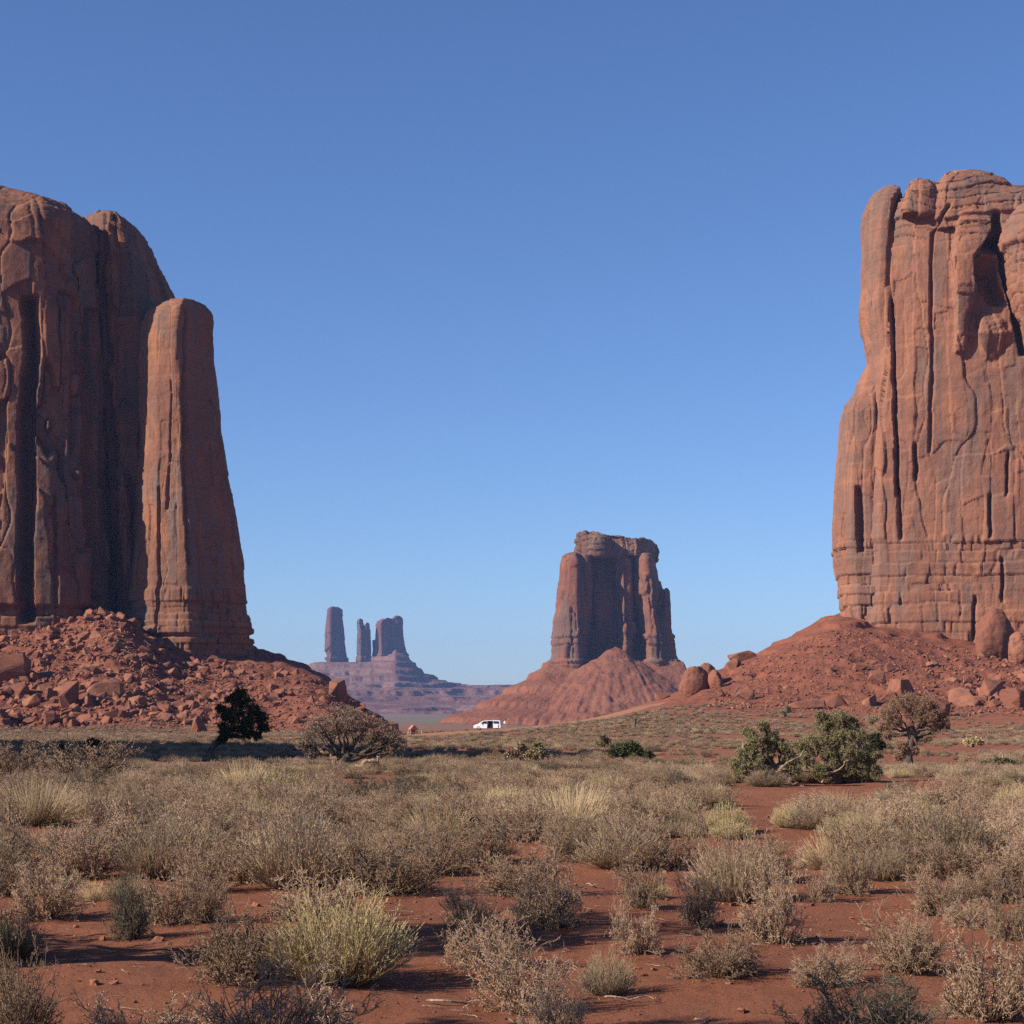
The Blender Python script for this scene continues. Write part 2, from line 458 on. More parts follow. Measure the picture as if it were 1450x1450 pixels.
def H(x, y, detail=True):
    x = np.asarray(x, float); y = np.asarray(y, float)
    yy = np.maximum(y, 1.0)
    px = np.clip(HX + F * x / yy, -700, 2100)
    near = np.interp(yy, [0, 22, 40, 60, 80, 100], [0, 0, -.25, -.78, -1.2, -1.7])
    Y = bil(_t2, px, np.log(np.clip(yy, 100, 9000)))
    far = EYE + (HY - Y) / F * yy
    w = sst(yy, 85, 125)
    z = near * (1 - w) + far * w
    z = np.where(y < 1.0, 0.0, z)
    if detail:
        tm = talus_mask(x, y)
        rd = 1 - sst(road_dist(x, y), 12, 22.0) if np.ndim(x) else 0
        z = z + (1 - tm) * (1 - rd) * (fbm2(x / 9, y / 9, 3, 11) * 0.16 * sst(yy, 6, 40) + fbm2(x / 1.6, y / 1.6, 4, 12) * 0.045
                              + fbm2(x / .35, y / .35, 4, 13) * 0.02 + sst(yy, 100, 300) * fbm2(x / 30, y / 30, 3, 14) * .25)
        r1 = 1 - np.abs(fbm2(x / 16 + y / 60, y / 45, 3, 21))
        z = z + tm * (fbm2(x / 22, y / 22, 4, 20) * 1.9 + (r1 - .8) * 1.6 + fbm2(x / 4.5, y / 4.5, 4, 22) * 0.9)
        # thin ledges of bedrock in the slopes
        q = (z + fbm2(x / 30, y / 30, 3, 23) * 2.5) / 4.2
        fr = q - np.floor(q)
        z = z + tm * (sst(fr, .42, .58) - fr) * 1.1 * sst(fbm2(x / 40, y / 40, 2, 24), -.15, .35)
        z = z + sst(yy, 900, 2500) * fbm2(x / 160, y / 160, 4, 30) * 2.0
    return z

def Hs(x, y): return float(H(np.array([x], float), np.array([y], float))[0])

def build_ground():
    th = np.concatenate([np.radians(np.linspace(-180, -24, 60, endpoint=False)),
                         np.radians(np.linspace(-24, -17.2, 90, endpoint=False)),
                         np.radians(np.linspace(-17.2, 17.2, 1000, endpoint=False)),
                         np.radians(np.linspace(17.2, 24, 90, endpoint=False)),
                         np.radians(np.linspace(24, 180, 60))])
    r = np.concatenate([np.geomspace(1.2, 60, 260, endpoint=False), np.geomspace(60, 425, 210, endpoint=False),
                        np.linspace(425, 680, 330, endpoint=False), np.geomspace(680, 9000, 110)])
    R, T = np.meshgrid(r, th, indexing='ij')
    X, Y = R * np.sin(T), R * np.cos(T)
    Z = H(X, Y)
    n, k = len(r), len(th)
    V = np.stack([X, Y, Z], -1).reshape(-1, 3)
    V = np.concatenate([V, [[0, 0, 0.0]]])
    i, j = np.meshgrid(np.arange(n - 1), np.arange(k - 1), indexing='ij')
    a = (i * k + j).ravel()
    Q = np.stack([a, a + 1, a + k + 1, a + k], 1)
    tm = talus_mask(X, Y)
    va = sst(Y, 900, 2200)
    fm = ((tm[:-1, :-1] + tm[1:, 1:]) > .7).ravel()
    fx = X[:-1, :-1].ravel()
    attr = {'talus': np.append(tm.ravel(), 0), 'valley': np.append(va.ravel(), 0)}
    def sub(sel, name, close=False):
        q = Q[sel]
        used, inv = np.unique(q.ravel(), return_inverse=True)
        q2 = inv.reshape(-1, 4)[:, ::-1]
        return mesh_np(name, V[used], q2, M_GROUND, True, {k_: v[used] for k_, v in attr.items()})
    g = link('ground', sub(~fm, 'ground')); tag(g, 'red sand desert floor running back to the far valley', kind='structure')
    h1 = link('hill', sub(fm & (fx < 0), 'hill')); tag(h1, 'rocky red scree slope below the shaded left butte', kind='structure')
    h2 = link('hill', sub(fm & (fx >= 0), 'hill')); tag(h2, 'sunlit smooth red slope below the right butte', kind='structure')
build_ground()

def build_road():
    t = np.linspace(0, 1, 260)
    s = np.linspace(0, 1, len(ROAD_XY))
    cx, cy = np.interp(t, s, ROAD_XY[:, 0]), np.interp(t, s, ROAD_XY[:, 1])
    for _ in range(4):
        cx[1:-1] = (cx[:-2] + cx[1:-1] * 2 + cx[2:]) / 4; cy[1:-1] = (cy[:-2] + cy[1:-1] * 2 + cy[2:]) / 4
    dx, dy = np.gradient(cx), np.gradient(cy); L = np.hypot(dx, dy); nx, ny = -dy / L, dx / L
    w = np.linspace(-1, 1, 31)
    edge = 1 + .12 * np.sin(t * 40)[:, None] + .1 * np.sin(t * 93 + 1)[:, None]
    edge = edge * np.interp(t, [0, .15, .55, .75, 1], [8, 17, 15, 5, 2.5])[:, None]
    X = cx[:, None] + nx[:, None] * w[None] * edge; Y = cy[:, None] + ny[:, None] * w[None] * edge
    Z = H(X, Y) + .05 - .06 * np.abs(w)[None] ** 6
    n, k = X.shape
    i, j = np.meshgrid(np.arange(n - 1), np.arange(k - 1), indexing='ij'); a = (i * k + j).ravel()
    me = mesh_np('road', np.stack([X, Y, Z], -1).reshape(-1, 3), np.stack([a, a + k, a + k + 1, a + 1], 1), M_ROAD)
    tag(link('road', me), 'pale orange dirt road crossing in front of the mesas', kind='structure')
build_road()

# ------------------------------------------------------------------ the hills the far buttes stand on
def grid_hill(name, label, xs, ys, zf, mat):
    X, Y = np.meshgrid(xs, ys, indexing='ij')
    Z = zf(X, Y)
    n, k = X.shape
    i, j = np.meshgrid(np.arange(n - 1), np.arange(k - 1), indexing='ij'); a = (i * k + j).ravel()
    me = mesh_np(name, np.stack([X, Y, Z], -1).reshape(-1, 3), np.stack([a, a + k, a + k + 1, a + 1], 1), mat)
    tag(link(name, me), label, kind='structure')

def terrace(z, h, k, x, y, sc, seed):
    q = (z + fbm2(x / sc, y / sc, 3, seed) * h * .5) / h
    fr = q - np.floor(q)
    return z + k * h * (sst(fr, .41, .53) - fr)

def z_center(x, y):
    dx = np.maximum(np.maximum(36 - x, x - 168), 0); dy = np.maximum(np.maximum(1800 - y, y - 1890), 0)
    D = np.hypot(dx, dy)
    ang = np.arctan2(y - 1845, x - 102)
    gul = np.abs(fbm2(ang * 16, D / 200, 4, 41)) * 2
    z = np.interp(D + fbm2(x / 30, y / 30, 3, 40) * 5, [-30, 0, 20, 60, 100, 130, 175, 260, 420], [42, 33, 19, -3, -22, -28, -30, -33, -40])
    cone = 50 - .60 * np.hypot((x - 101), (y - 1800)) + fbm2(x / 12, y / 12, 4, 43) * 2.4
    m = z
    z = np.maximum(z, cone)
    wc = sst(cone - m, -3, 4)
    z = z - gul * 1.7 * sst(D, 5, 60) * (1 - sst(D, 110, 200))
    z = np.where(True, z * wc + (1 - wc) * terrace(z, 13.0, .36, x, y, 120, 44), z)
    return z + fbm2(x / 9, y / 9, 4, 45) * .8 * (1 + 1.5 * wc) - np.abs(fbm2(ang * 60, D / 60, 3, 46)) * 1.6 * sst(D, 4, 30) * (1 - wc)
grid_hill('hill', 'red scree pedestal with thin ledges under the middle butte', np.linspace(-330, 480, 640), np.linspace(1480, 2080, 430), z_center, M_HILL_C)

CD = [3300, 3600, 4000, 4300, 4600, 4850, 5000, 5080, 5120, 5170, 5230, 5500, 6500]
CT = {
    -300: [1025, 1015, 1008, 1000, 990, 984, 980, 978, 976, 974, 973, 974, 980],
    250: [1025, 1015, 1008, 1000, 988, 980, 972, 966, 962, 958, 956, 960, 980],
    430: [1025, 1015, 1008, 1000, 987, 977, 966, 958, 953, 946, 944, 950, 980],
    448: [1025, 1015, 1008, 1000, 987, 976, 963, 955, 950, 938, 937, 945, 980],
    500: [1025, 1015, 1008, 1000, 987, 976, 963, 954, 949, 938, 936, 942, 980],
    530: [1025, 1015, 1008, 1000, 988, 977, 964, 953, 946, 938, 930, 938, 980],
    560: [1025, 1015, 1008, 1000, 988, 976, 961, 947, 938, 929, 920, 934, 980],
    577: [1025, 1015, 1008, 1000, 989, 978, 965, 953, 945, 937, 930, 943, 980],
    600: [1025, 1015, 1008, 1000, 989, 981, 974, 967, 961, 956, 952, 956, 980],
    640: [1025, 1015, 1008, 1000, 990, 983, 981, 977, 974, 972, 970, 972, 980],
    660: [1025, 1015, 1008, 1000, 991, 985, 986, 984, 979, 974, 973, 973, 980],
    760: [1025, 1015, 1008, 1000, 991, 985, 986, 984, 979, 974, 973, 973, 980],
    1600: [1025, 1015, 1008, 1000, 991, 985, 986, 984, 979, 974, 973, 973, 980],
}
_cpx = np.array(sorted(CT)); _ctab = np.array([CT[k] for k in _cpx], float)
def z_castle(x, y):
    px = np.clip(HX + F * x / y, -300, 1600)
    out = np.zeros_like(x)
    cols = np.array([np.interp(px.ravel(), _cpx, _ctab[:, j]) for j in range(len(CD))])
    j = np.clip(np.searchsorted(CD, y.ravel()) - 1, 0, len(CD) - 2)
    a = np.array(CD, float)[j]; b = np.array(CD, float)[j + 1]
    u = np.clip((y.ravel() - a) / (b - a), 0, 1)
    Yp = cols[j, np.arange(x.size)] * (1 - u) + cols[j + 1, np.arange(x.size)] * u
    z = (EYE + (HY - Yp) / F * y.ravel()).reshape(x.shape)
    z = z + fbm2(x / 150, y / 150, 5, 51) * 7 * sst(y, 3500, 4100) - np.abs(fbm2(x / 70, y / 300, 4, 52)) * 10 * sst(y, 4500, 5000) * (1 - sst(y, 5120, 5180))
    z = terrace(z, 19.0, .5, x, y, 260, 53); z = terrace(z, 8.0, .5, x, y, 160, 56)
    return z + fbm2(x / 45, y / 45, 4, 54) * 2.2
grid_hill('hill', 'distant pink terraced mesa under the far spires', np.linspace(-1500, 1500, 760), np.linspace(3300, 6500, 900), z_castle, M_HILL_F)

# ------------------------------------------------------------------ buttes
def chaikin(P, n):
    P = np.asarray(P, float)
    for _ in range(n):
        Q = np.roll(P, -1, 0)
        P = np.stack([P * .75 + Q * .25, P * .25 + Q * .75], 1).reshape(-1, 2)
    return P

def resample(P, n):
    P = np.vstack([P, P[:1]])
    L = np.concatenate([[0], np.cumsum(np.hypot(*np.diff(P, axis=0).T))])
    t = np.linspace(0, L[-1], n, endpoint=False)
    return np.stack([np.interp(t, L, P[:, 0]), np.interp(t, L, P[:, 1])], 1)

BLOCK = [(-1, .12), (-.8, .02), (.8, .02), (1, .12), (1, .88), (.8, 1), (-.8, 1), (-1, .88)]

def column(d, depth, table, plan=BLOCK, rnd=2, n=72, step=1.0):
    """one rock mass: rings of the plan outline between left and right edges read from the photograph at depth d.
    table rows: (image y, left x, right x[, share of the depth])"""
    P = resample(chaikin(plan, rnd), n)
    P[:, 0] = (P[:, 0] - P[:, 0].min()) / np.ptp(P[:, 0])
    tb = np.array([(r + (1.0,))[:4] if len(r) == 3 else r for r in table], float)
    zz = EYE + (HY - tb[:, 0]) / F * (d + depth * np.where(tb[:, 3] < 1, .5 - .40 * tb[:, 3], 0))
    zz = np.minimum.accumulate(zz + 1e-4 * np.arange(len(zz))[::-1]) if zz[0] > zz[-1] else zz
    order = np.argsort(zz); zz, tb = zz[order], tb[order]
    lv = np.arange(zz[0], zz[-1], step)
    lv = np.unique(np.concatenate([lv, np.linspace(zz[-1] - 3 * step, zz[-1], 7), zz]))
    xl = (np.interp(lv, zz, tb[:, 1]) - HX) / F * d
    xr = (np.interp(lv, zz, tb[:, 2]) - HX) / F * d
    kd = np.interp(lv, zz, tb[:, 3])
    Yv = d + depth * (.5 + (P[None, :, 1] - .5) * kd[:, None])
    X = (xl[:, None] + (xr - xl)[:, None] * P[None, :, 0]) * Yv / d
    Z = np.repeat(lv[:, None], n, 1)
    V = np.stack([X, Yv, Z], -1).reshape(-1, 3)
    m = len(lv)
    faces = []
    for i in range(m - 1):
        for j in range(n):
            j2 = (j + 1) % n
            faces.append((i * n + j, i * n + j2, (i + 1) * n + j2, (i + 1) * n + j))
    faces.append(tuple(range(n))[::-1]); faces.append(tuple((m - 1) * n + j for j in range(n)))
    return V.tolist(), faces

def remesh(cols, voxel):
    V, Fc = [], []
    for v, f in cols:
        o = len(V); V += v; Fc += [tuple(i + o for i in q) for q in f]
    me = bpy.data.meshes.new('tmp'); me.from_pydata(V, [], Fc); me.update()
    ob = bpy.data.objects.new('tmp', me); COL.objects.link(ob)
    md = ob.modifiers.new('r', 'REMESH'); md.mode = 'VOXEL'; md.voxel_size = voxel; md.adaptivity = 0
    dg = bpy.context.evaluated_depsgraph_get()
    ev = ob.evaluated_get(dg)
    out = bpy.data.meshes.new_from_object(ev)
    bpy.data.objects.remove(ob); bpy.data.meshes.remove(me)
    return out

def rock(name, cols, mat, voxel=.5, s=1.0, parent=None, bed_top=None, bed_h=2.4, slab=1.0, seed=0, cracks=(), cap=None, cell=1.0, bed_k=1.0, base=None, lam=1.0, smooth_low=1.0):
    me = remesh(cols, voxel)
    n = len(me.vertices)
    co = np.empty(n * 3, np.float32); me.vertices.foreach_get('co', co); co = co.reshape(-1, 3).astype(float)
    no = np.empty(n * 3, np.float32); me.vertex_normals.foreach_get('vector', no); no = no.reshape(-1, 3).astype(float)
    x, y, z = (co / s).T
    wx, wy, wz = fbm3(x / 14, y / 14, z / 30, 3, seed + 1), fbm3(x / 14, y / 14, z / 30, 3, seed + 2), fbm3(x / 14, y / 14, z / 14, 3, seed + 3)
    bw = np.zeros(n) if bed_top is None else sst(-z, -(bed_top / s + 1.5 + wz * 1.2), -(bed_top / s - .5 + wz * 1.2))
    top = sst(no[:, 2], .25, .6)
    zero = np.zeros(n)
    def slabs(w, hlo, hhi, sd, warp, lean):
        # upright joint-bounded slabs, each broken across at its own heights and slants
        F1, F2, ID = voro2(x / w + wx * warp + z * .002, y / w + wy * warp, sd)
        k = np.floor(ID * 1e6)
        Hc = hlo + (hhi - hlo) * _h(k, zero, zero, sd + 5)
        zz = z + (_h(k, zero, zero, sd + 6) - .5) * lean * (x + y) + 200 * _h(k, zero, zero, sd + 7) + wz * hlo * .25
        c = _h(k, np.floor(zz / Hc), zero, sd + 8)
        return F2 - F1, ID, c
    e, ID, c = slabs(14.0 * cell, 34, 80, seed + 10, .45, 1.2)
    disp = slab * ((ID - .5) * 2.6 + (c - .5) * 2.6 - np.clip(1 - e / .045, 0, 1) * 1.0)
    e, ID, c = slabs(5.2 * cell, 9, 30, seed + 20, .5, 1.6)
    disp += slab * ((ID - .5) * .9 + np.where(c > .66, -1.0, 0) + (c - .5) * .5 - np.clip(1 - e / .05, 0, 1) * .4)
    e, ID, c = slabs(2.1, 2.5, 8, seed + 26, .5, 1.5)
    mk2 = sst(fbm3(x / 16, y / 16, z / 20, 3, seed + 29), -.15, .25)
    disp += slab * (c - .5) * .7 * mk2
    disp += fbm3(x / 26, y / 26, z / 50, 3, seed + 30) * 1.6 * slab
    disp *= (1 - .75 * bw) * (1 - .5 * top)
    # bedded base: courses of blocks with open joints
    if bed_top is not None:
        q = z / bed_h + wz * .22 + (vn2(z / (bed_h * 1.9), zero, seed + 44) - .5) * 2.2
        lay = np.floor(q); fr = q - lay
        lo = (_h(lay, zero, zero, seed + 40) - .5) * 1.5
        ox = _h(lay, zero, zero, seed + 41) * 7
        wide = 3.2 + 5 * _h(lay, zero, zero, seed + 45)
        mk = .25 + .75 * sst(fbm3(x / 11, y / 11, z / 6, 3, seed + 46), -.25, .2)
        F1, F2, ID = voro3(x / wide + ox + wx * .5, y / wide + wy * .5, lay * 1.0 + .5, seed + 42, .9)
        blk = lo + mk * ((ID - .5) * 1.3 - np.clip(1 - (F2 - F1) / .07, 0, 1) * .9 - (np.clip(1 - fr / .11, 0, 1) + np.clip(1 - (1 - fr) / .09, 0, 1)) * .7)
        disp += bw * blk * bed_k
    if cap is not None:    # stepped, overhanging ledges of the cap
        wc = sst(z, cap / s - 3, cap / s + 3)
        q = z / 3.1 + wz * .5 + fbm3(x / 12, y / 12, z * 0, 3, seed + 47) * .9
        lay = np.floor(q); fr = q - lay
        disp += wc * ((_h(lay, zero, zero, seed + 48) - .5) * 1.7 - np.clip(1 - fr / .16, 0, 1) * 1.0)
    disp += fbm3(x / 2.4, y / 2.4, z / 3.2, 4, seed + 50) * .24
    # laminations in the domed tops
    ql = z / 1.7 + wz * 1.4 + fbm3(x / 9, y / 9, z / 5, 3, seed + 60) * 1.2
    fl = ql - np.floor(ql)
    disp += lam * (np.abs(fl - .5) * -1.0 + .25) * .45 * sst(no[:, 2], -.1, .5) * (1 - bw)
    nn = no.copy()
    nn[:, 2] *= .5
    nn /= np.maximum(np.linalg.norm(nn, axis=1, keepdims=True), 1e-6)
    # open cracks that follow lines read from the photograph
    px = HX + F * co[:, 0] / np.maximum(co[:, 1], 1); py = HY - F * (co[:, 2] - EYE) / np.maximum(co[:, 1], 1)
    for pts, wdt, dep in cracks:
        pts = np.array(pts, float)
        cx = np.interp(py, pts[:, 1], pts[:, 0])
        ins = sst(py, pts[0, 1] - 4, pts[0, 1] + 4) * (1 - sst(py, pts[-1, 1] - 6, pts[-1, 1] + 6))
        wob = fbm3(x / 3, y / 3, z / 4, 3, seed + 70) * 2.2
        k = np.clip(1 - np.abs(px - cx - wob) / wdt, 0, 1) ** .6
        disp -= k * ins * dep * sst(-no[:, 1], -.2, .3)
    co = co + nn * (disp * s)[:, None]
    if base is None: base = (co[:, 0].mean(), co[:, 1].mean(), co[:, 2].min())
    co -= np.array(base)
    me.vertices.foreach_set('co', co.astype(np.float32).ravel())
    me.polygons.foreach_set('use_smooth', np.ones(len(me.polygons), bool))
    me.materials.clear(); me.materials.append(mat)
    me.update()
    me.name = name
    o = link(name, me)
    if parent:
        o.parent = parent; o.location = np.array(base) - np.array(parent.location)
    else:
        o.location = base
    return o

WEDGE = [(-1, .40), (-.80, .12), (-.05, 0), (.05, .03), (.85, .46), (1, .62), (.8, 1.3), (-.6, 1.3), (-1, .9)]

# left butte
lb = empty('sandstone_butte', (-150, 640, 20))
tag(lb, 'huge shaded sandstone butte with domed top and a detached pillar, at the left edge', 'butte')
MAINPLAN = [(-1, .0), (.40, .09), (.70, .11), (.76, .15), (.93, .28), (1, .40), (.95, .98), (-.9, .98)]
main = [column(585, 95, [
        (259, -80, -20, .4), (265, -170, 14, .66), (270, -220, 52, .8), (276, -255, 92, .88), (284, -275, 118, .93), (294, -290, 129, .96), (308, -300, 133, .98), (340, -310, 133),
        (420, -330, 136), (500, -345, 142), (600, -360, 148), (700, -370, 152), (800, -380, 158), (860, -390, 164), (960, -400, 170)], MAINPLAN, 1),
    column(597, 30, [(318, 52, 74, .6), (350, 46, 86, .8), (390, 36, 98, .9), (420, 30, 104), (520, 28, 110), (600, 26, 104), (700, 26, 108), (800, 20, 106), (870, 20, 110), (960, 20, 116)],
           [(-1, .10), (-.6, 0), (.8, .03), (1, .25), (1, 1), (-1, 1)], 1),
    column(598, 34, [(655, 70, 114, .8), (668, 66, 118), (720, 66, 120), (800, 66, 120), (870, 66, 122), (960, 66, 126)], [(-1, .1), (.7, .04), (1, .3), (1, 1), (-1, 1)], 1),
    column(620, 26, [(790, 128, 146, .8), (800, 126, 150), (850, 124, 152), (960, 122, 156)], BLOCK, 1)]
rock('main_wall', main, M_ROCK, .42, 1.0, lb, 30, 2.6, 1.35, 100,
     [([(42, 420), (46, 500), (36, 600), (40, 700), (36, 800), (38, 880)], 13, 9.0), ([(122, 440), (126, 600), (128, 700), (132, 850)], 12, 8.0), ([(75, 700), (78, 860)], 3, 2)], cell=1.75)
butt = [column(617, 62, [(297, 126, 180, .78), (300, 118, 196, .86), (307, 112, 209, .93), (320, 110, 221, .97), (340, 108, 233), (370, 108, 247), (395, 110, 256), (425, 112, 262), (500, 116, 264),
                         (700, 125, 268), (900, 130, 276), (970, 130, 280)], [(-1, .3), (-.5, .05), (.12, 0), (.3, .08), (1, .55), (1, 1), (-1, 1)], 1),
        column(611, 30, [(655, 166, 180, .5), (668, 163, 190), (720, 168, 192), (830, 176, 194), (880, 176, 196), (960, 172, 200)], [(-1, .2), (-.5, 0), (.2, .1), (1, .6), (1, 1), (-1, 1)], 1)]
rock('buttress', butt, M_ROCK, .42, 1.0, lb, 30, 2.6, 1.0, 200, [([(150, 330), (146, 420), (150, 520), (154, 640), (160, 860)], 5, 5), ([(205, 470), (200, 600), (196, 800)], 4, 3)], cell=1.6)
pil = [column(600, 31, [(423, 230, 290, .72), (427, 219, 298, .85), (434, 208, 303, .94), (446, 202, 305, .98), (470, 199, 303), (500, 198, 305), (550, 197, 312), (600, 196, 315), (650, 194, 321),
                        (700, 192, 330), (750, 189, 338), (790, 183, 345), (815, 180, 347), (850, 180, 350), (900, 180, 356), (930, 182, 358), (1000, 182, 362)], WEDGE, 1)]
rock('pillar', pil, M_ROCK_P, .34, 1.0, lb, 36.5, 2.5, .42, 300, [([(262, 440), (258, 560), (262, 700), (268, 800)], 3, 1.5), ([(243, 540), (240, 640), (236, 720)], 2.5, 1.6), ([(222, 690), (224, 830), (220, 900)], 2.5, 1.6)])

# right butte
rb = empty('sandstone_butte', (150, 610, 20))
tag(rb, 'huge sunlit sandstone butte with a cracked face, at the right edge', 'butte')
RPLAN = [(-1, .22), (-.98, .15), (-.3, .04), (.3, .0), (1, .02), (1, 1), (-.9, 1)]
bodyc = [column(556, 90, [(268, 1286, 1470, .8), (276, 1268, 1490, .88), (290, 1260, 1520, .92), (320, 1252, 1620, .97), (400, 1246, 1700),
                         (500, 1246, 1750), (600, 1240, 1780), (760, 1232, 1800), (860, 1232, 1810), (980, 1230, 1820)], RPLAN, 1),
         column(562, 50, [(255, 1296, 1322, .8), (259, 1284, 1326, .9), (266, 1280, 1328), (300, 1272, 1334)], BLOCK, 2),
         column(560, 60, [(241, 1346, 1388, .7), (246, 1332, 1412, .82), (254, 1324, 1430, .9), (268, 1320, 1446, .95), (285, 1318, 1456), (320, 1316, 1460)], BLOCK, 2),
         column(555, 30, [(290, 1370, 1398, .5), (312, 1352, 1412, .8), (360, 1345, 1408), (400, 1350, 1390), (450, 1352, 1378, .8), (500, 1352, 1372, .6)], BLOCK, 2),
         column(557, 30, [(425, 1400, 1416, .5), (440, 1384, 1426, .8), (470, 1380, 1430), (510, 1392, 1420, .8), (520, 1398, 1412, .5)], BLOCK, 2)]
rock('main_wall', bodyc, M_ROCK_R, .38, 1.0, rb, 49.5, 3.4, .38, 400,
     [([(1418, 330), (1395, 360), (1398, 400), (1412, 430)], 15, 6.5), ([(1276, 262), (1264, 300), (1259, 340), (1256, 400), (1263, 450), (1265, 520), (1268, 600), (1270, 700)], 3.2, 5), ([(1410, 300), (1420, 380), (1436, 440), (1448, 500)], 6, 7), ([(1345, 290), (1320, 330), (1318, 420), (1320, 500), (1317, 640)], 3, 2.0),
      ([(1296, 628), (1297, 678)], 3, 3), ([(1272, 690), (1275, 762)], 3, 3), ([(1428, 640), (1425, 700)], 2.5, 2.5), ([(1401, 700), (1402, 760)], 2.5, 2.5), ([(1419, 790), (1420, 850)], 3, 2.5), ([(1380, 845), (1378, 905)], 3, 2.5)], cap=142, bed_k=.62)
slab = [column(571, 45, [(264, 1250, 1272, .5), (268, 1240, 1276, .7), (274, 1231, 1276, .85), (284, 1226, 1272, .95), (310, 1224, 1264), (400, 1223, 1259), (425, 1220, 1260), (450, 1223, 1264), (470, 1228, 1265),
                         (500, 1233, 1267), (560, 1237, 1268), (700, 1237, 1270), (800, 1238, 1275), (960, 1238, 1280)],
                [(-1, .3), (-.8, .10), (.6, 0), (1, .06), (1, 1), (-.9, 1)], 1)]
rock('slab', slab, M_ROCK_R, .34, 1.0, rb, 49.5, 3.4, .38, 500)
shoulder = [column(572, 55, [(510, 1232, 1240, .5), (518, 1225, 1250, .7), (540, 1213, 1256, .8), (556, 1208, 1258, .9), (566, 1196, 1258, .95), (580, 1190, 1258), (610, 1188, 1260), (690, 1180, 1262), (740, 1178, 1264),
                             (785, 1179, 1266), (800, 1183, 1268), (830, 1188, 1270), (866, 1188, 1272), (960, 1184, 1276)],
                    [(-1, .3), (-.7, .06), (.6, 0), (1, .1), (1, 1), (-1, 1)], 1)]
rock('shoulder', shoulder, M_ROCK_R, .34, 1.0, rb, 49.5, 3.4, .42, 600, [([(1216, 690), (1219, 780)], 6, 3.5), ([(1243, 560), (1246, 700), (1244, 800)], 2.5, 1.4)], bed_k=.7)
tower = [column(545, 60, [(281, 1448, 1470, .4), (286, 1436, 1500, .7), (300, 1422, 1520, .9), (330, 1412, 1540), (360, 1414, 1560), (400, 1420, 1570), (450, 1440, 1575), (520, 1450, 1580), (700, 1450, 1590), (960, 1450, 1600)],
                [(-1, .3), (-.7, .05), (.6, 0), (1, .1), (1, 1), (-1, 1)], 1)]
rock('tower', tower, M_ROCK_R, .5, 1.0, rb, 49.5, 3.4, .6, 700, cap=112)

# middle butte
cb = empty('sandstone_butte', (99, 1840, 30))
tag(cb, 'flat topped red butte with layered caprock and deep shaded alcove behind the white van', 'butte')
DK = 1800
body = [column(1830, 66, [(783, 800, 928), (800, 798, 932), (850, 794, 942), (900, 788, 950), (945, 782, 958), (985, 775, 968)], [(-1, .1), (-.6, .03), (.2, .05), (.7, .15), (1, .4), (1, 1), (-1, 1)], 1),
        column(1788, 90, [(781, 800, 822, .6), (784, 794, 827, .8), (792, 791, 830), (812, 790, 831), (834, 788, 831), (860, 786, 833), (875, 781, 834), (900, 780, 836), (925, 779, 838), (940, 777, 840), (985, 770, 846)],
               [(-1, .45), (-.7, .12), (.3, 0), (.55, .05), (1, .35), (1, 1), (-1, 1)], 1),
        column(1800, 60, [(784, 824, 834), (800, 823, 836), (850, 826, 835, .8), (880, 828, 834, .5)], BLOCK, 1),
        column(1803, 60, [(783, 872, 884, .7), (790, 874, 890), (820, 876, 891), (879, 877, 892), (881, 878, 897), (915, 877, 899), (985, 874, 902)], [(-1, .25), (-.3, 0), (.5, .08), (1, .4), (1, 1), (-1, 1)], 1),
        column(1795, 95, [(783, 903, 931, .8), (790, 902, 932), (810, 902, 936), (835, 903, 943), (860, 905, 946), (900, 908, 954), (930, 908, 960), (945, 908, 963), (985, 906, 970)],
               [(-1, .25), (-.5, .02), (.1, 0), (.4, .08), (1, .5), (1, 1), (-1, 1)], 1),
        column(1803, 40, [(832, 941, 946, .5), (836, 939, 949), (850, 939, 950), (880, 938, 951), (940, 938, 961), (985, 936, 966)], BLOCK, 1)]
rock('butte_body', body, M_ROCK_C, 1.25, 2.4, cb, 62, 2.2, .7, 800, [([(840, 800), (838, 860), (842, 925)], 3, 2), ([(918, 820), (922, 930)], 2, 2), ([(931, 860), (935, 930)], 2, 2), ([(806, 860), (812, 935)], 1.6, 1.5), ([(893, 800), (897, 910)], 1.6, 1.6)])
capc = [column(1795, 120, [(751, 822, 846, .7), (756, 818, 856, .9), (760, 816, 920), (766, 816, 926), (774, 815, 929), (780, 816, 928), (787, 812, 931)], [(-1, .25), (-.7, .04), (-.25, .02), (-.1, .14), (.15, .14), (.4, .08), (.8, .12), (1, .3), (1, 1), (-1, 1)], 1)]
rock('caprock', capc, M_CAP, 1.0, 2.0, cb, None, 2.0, .8, 900, cap=120)

# far spires
fb = empty('rock_spires', (-330, 5230, 95))
tag(fb, 'group of far blue rock spires rising from a terraced mesa', 'rock spires')
FARPLAN = [(-1, .55), (-.8, .2), (-.62, .0), (-.5, .02), (.4, .55), (1, .9), (1, 1.5), (-1, 1.3)]
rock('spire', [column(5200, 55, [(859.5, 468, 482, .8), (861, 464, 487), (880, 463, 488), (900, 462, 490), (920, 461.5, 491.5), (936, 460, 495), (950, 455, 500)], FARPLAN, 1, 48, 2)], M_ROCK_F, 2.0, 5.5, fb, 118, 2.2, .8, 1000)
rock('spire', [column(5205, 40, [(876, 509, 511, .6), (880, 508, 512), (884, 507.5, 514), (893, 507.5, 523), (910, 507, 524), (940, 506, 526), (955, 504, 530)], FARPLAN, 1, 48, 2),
               column(5212, 36, [(881.5, 519, 522, .8), (884, 517, 523.5), (910, 516, 524), (940, 515, 525), (955, 513, 529)], FARPLAN, 1, 48, 2)], M_ROCK_F, 1.7, 4.5, fb, 118, 2.2, .7, 1100)
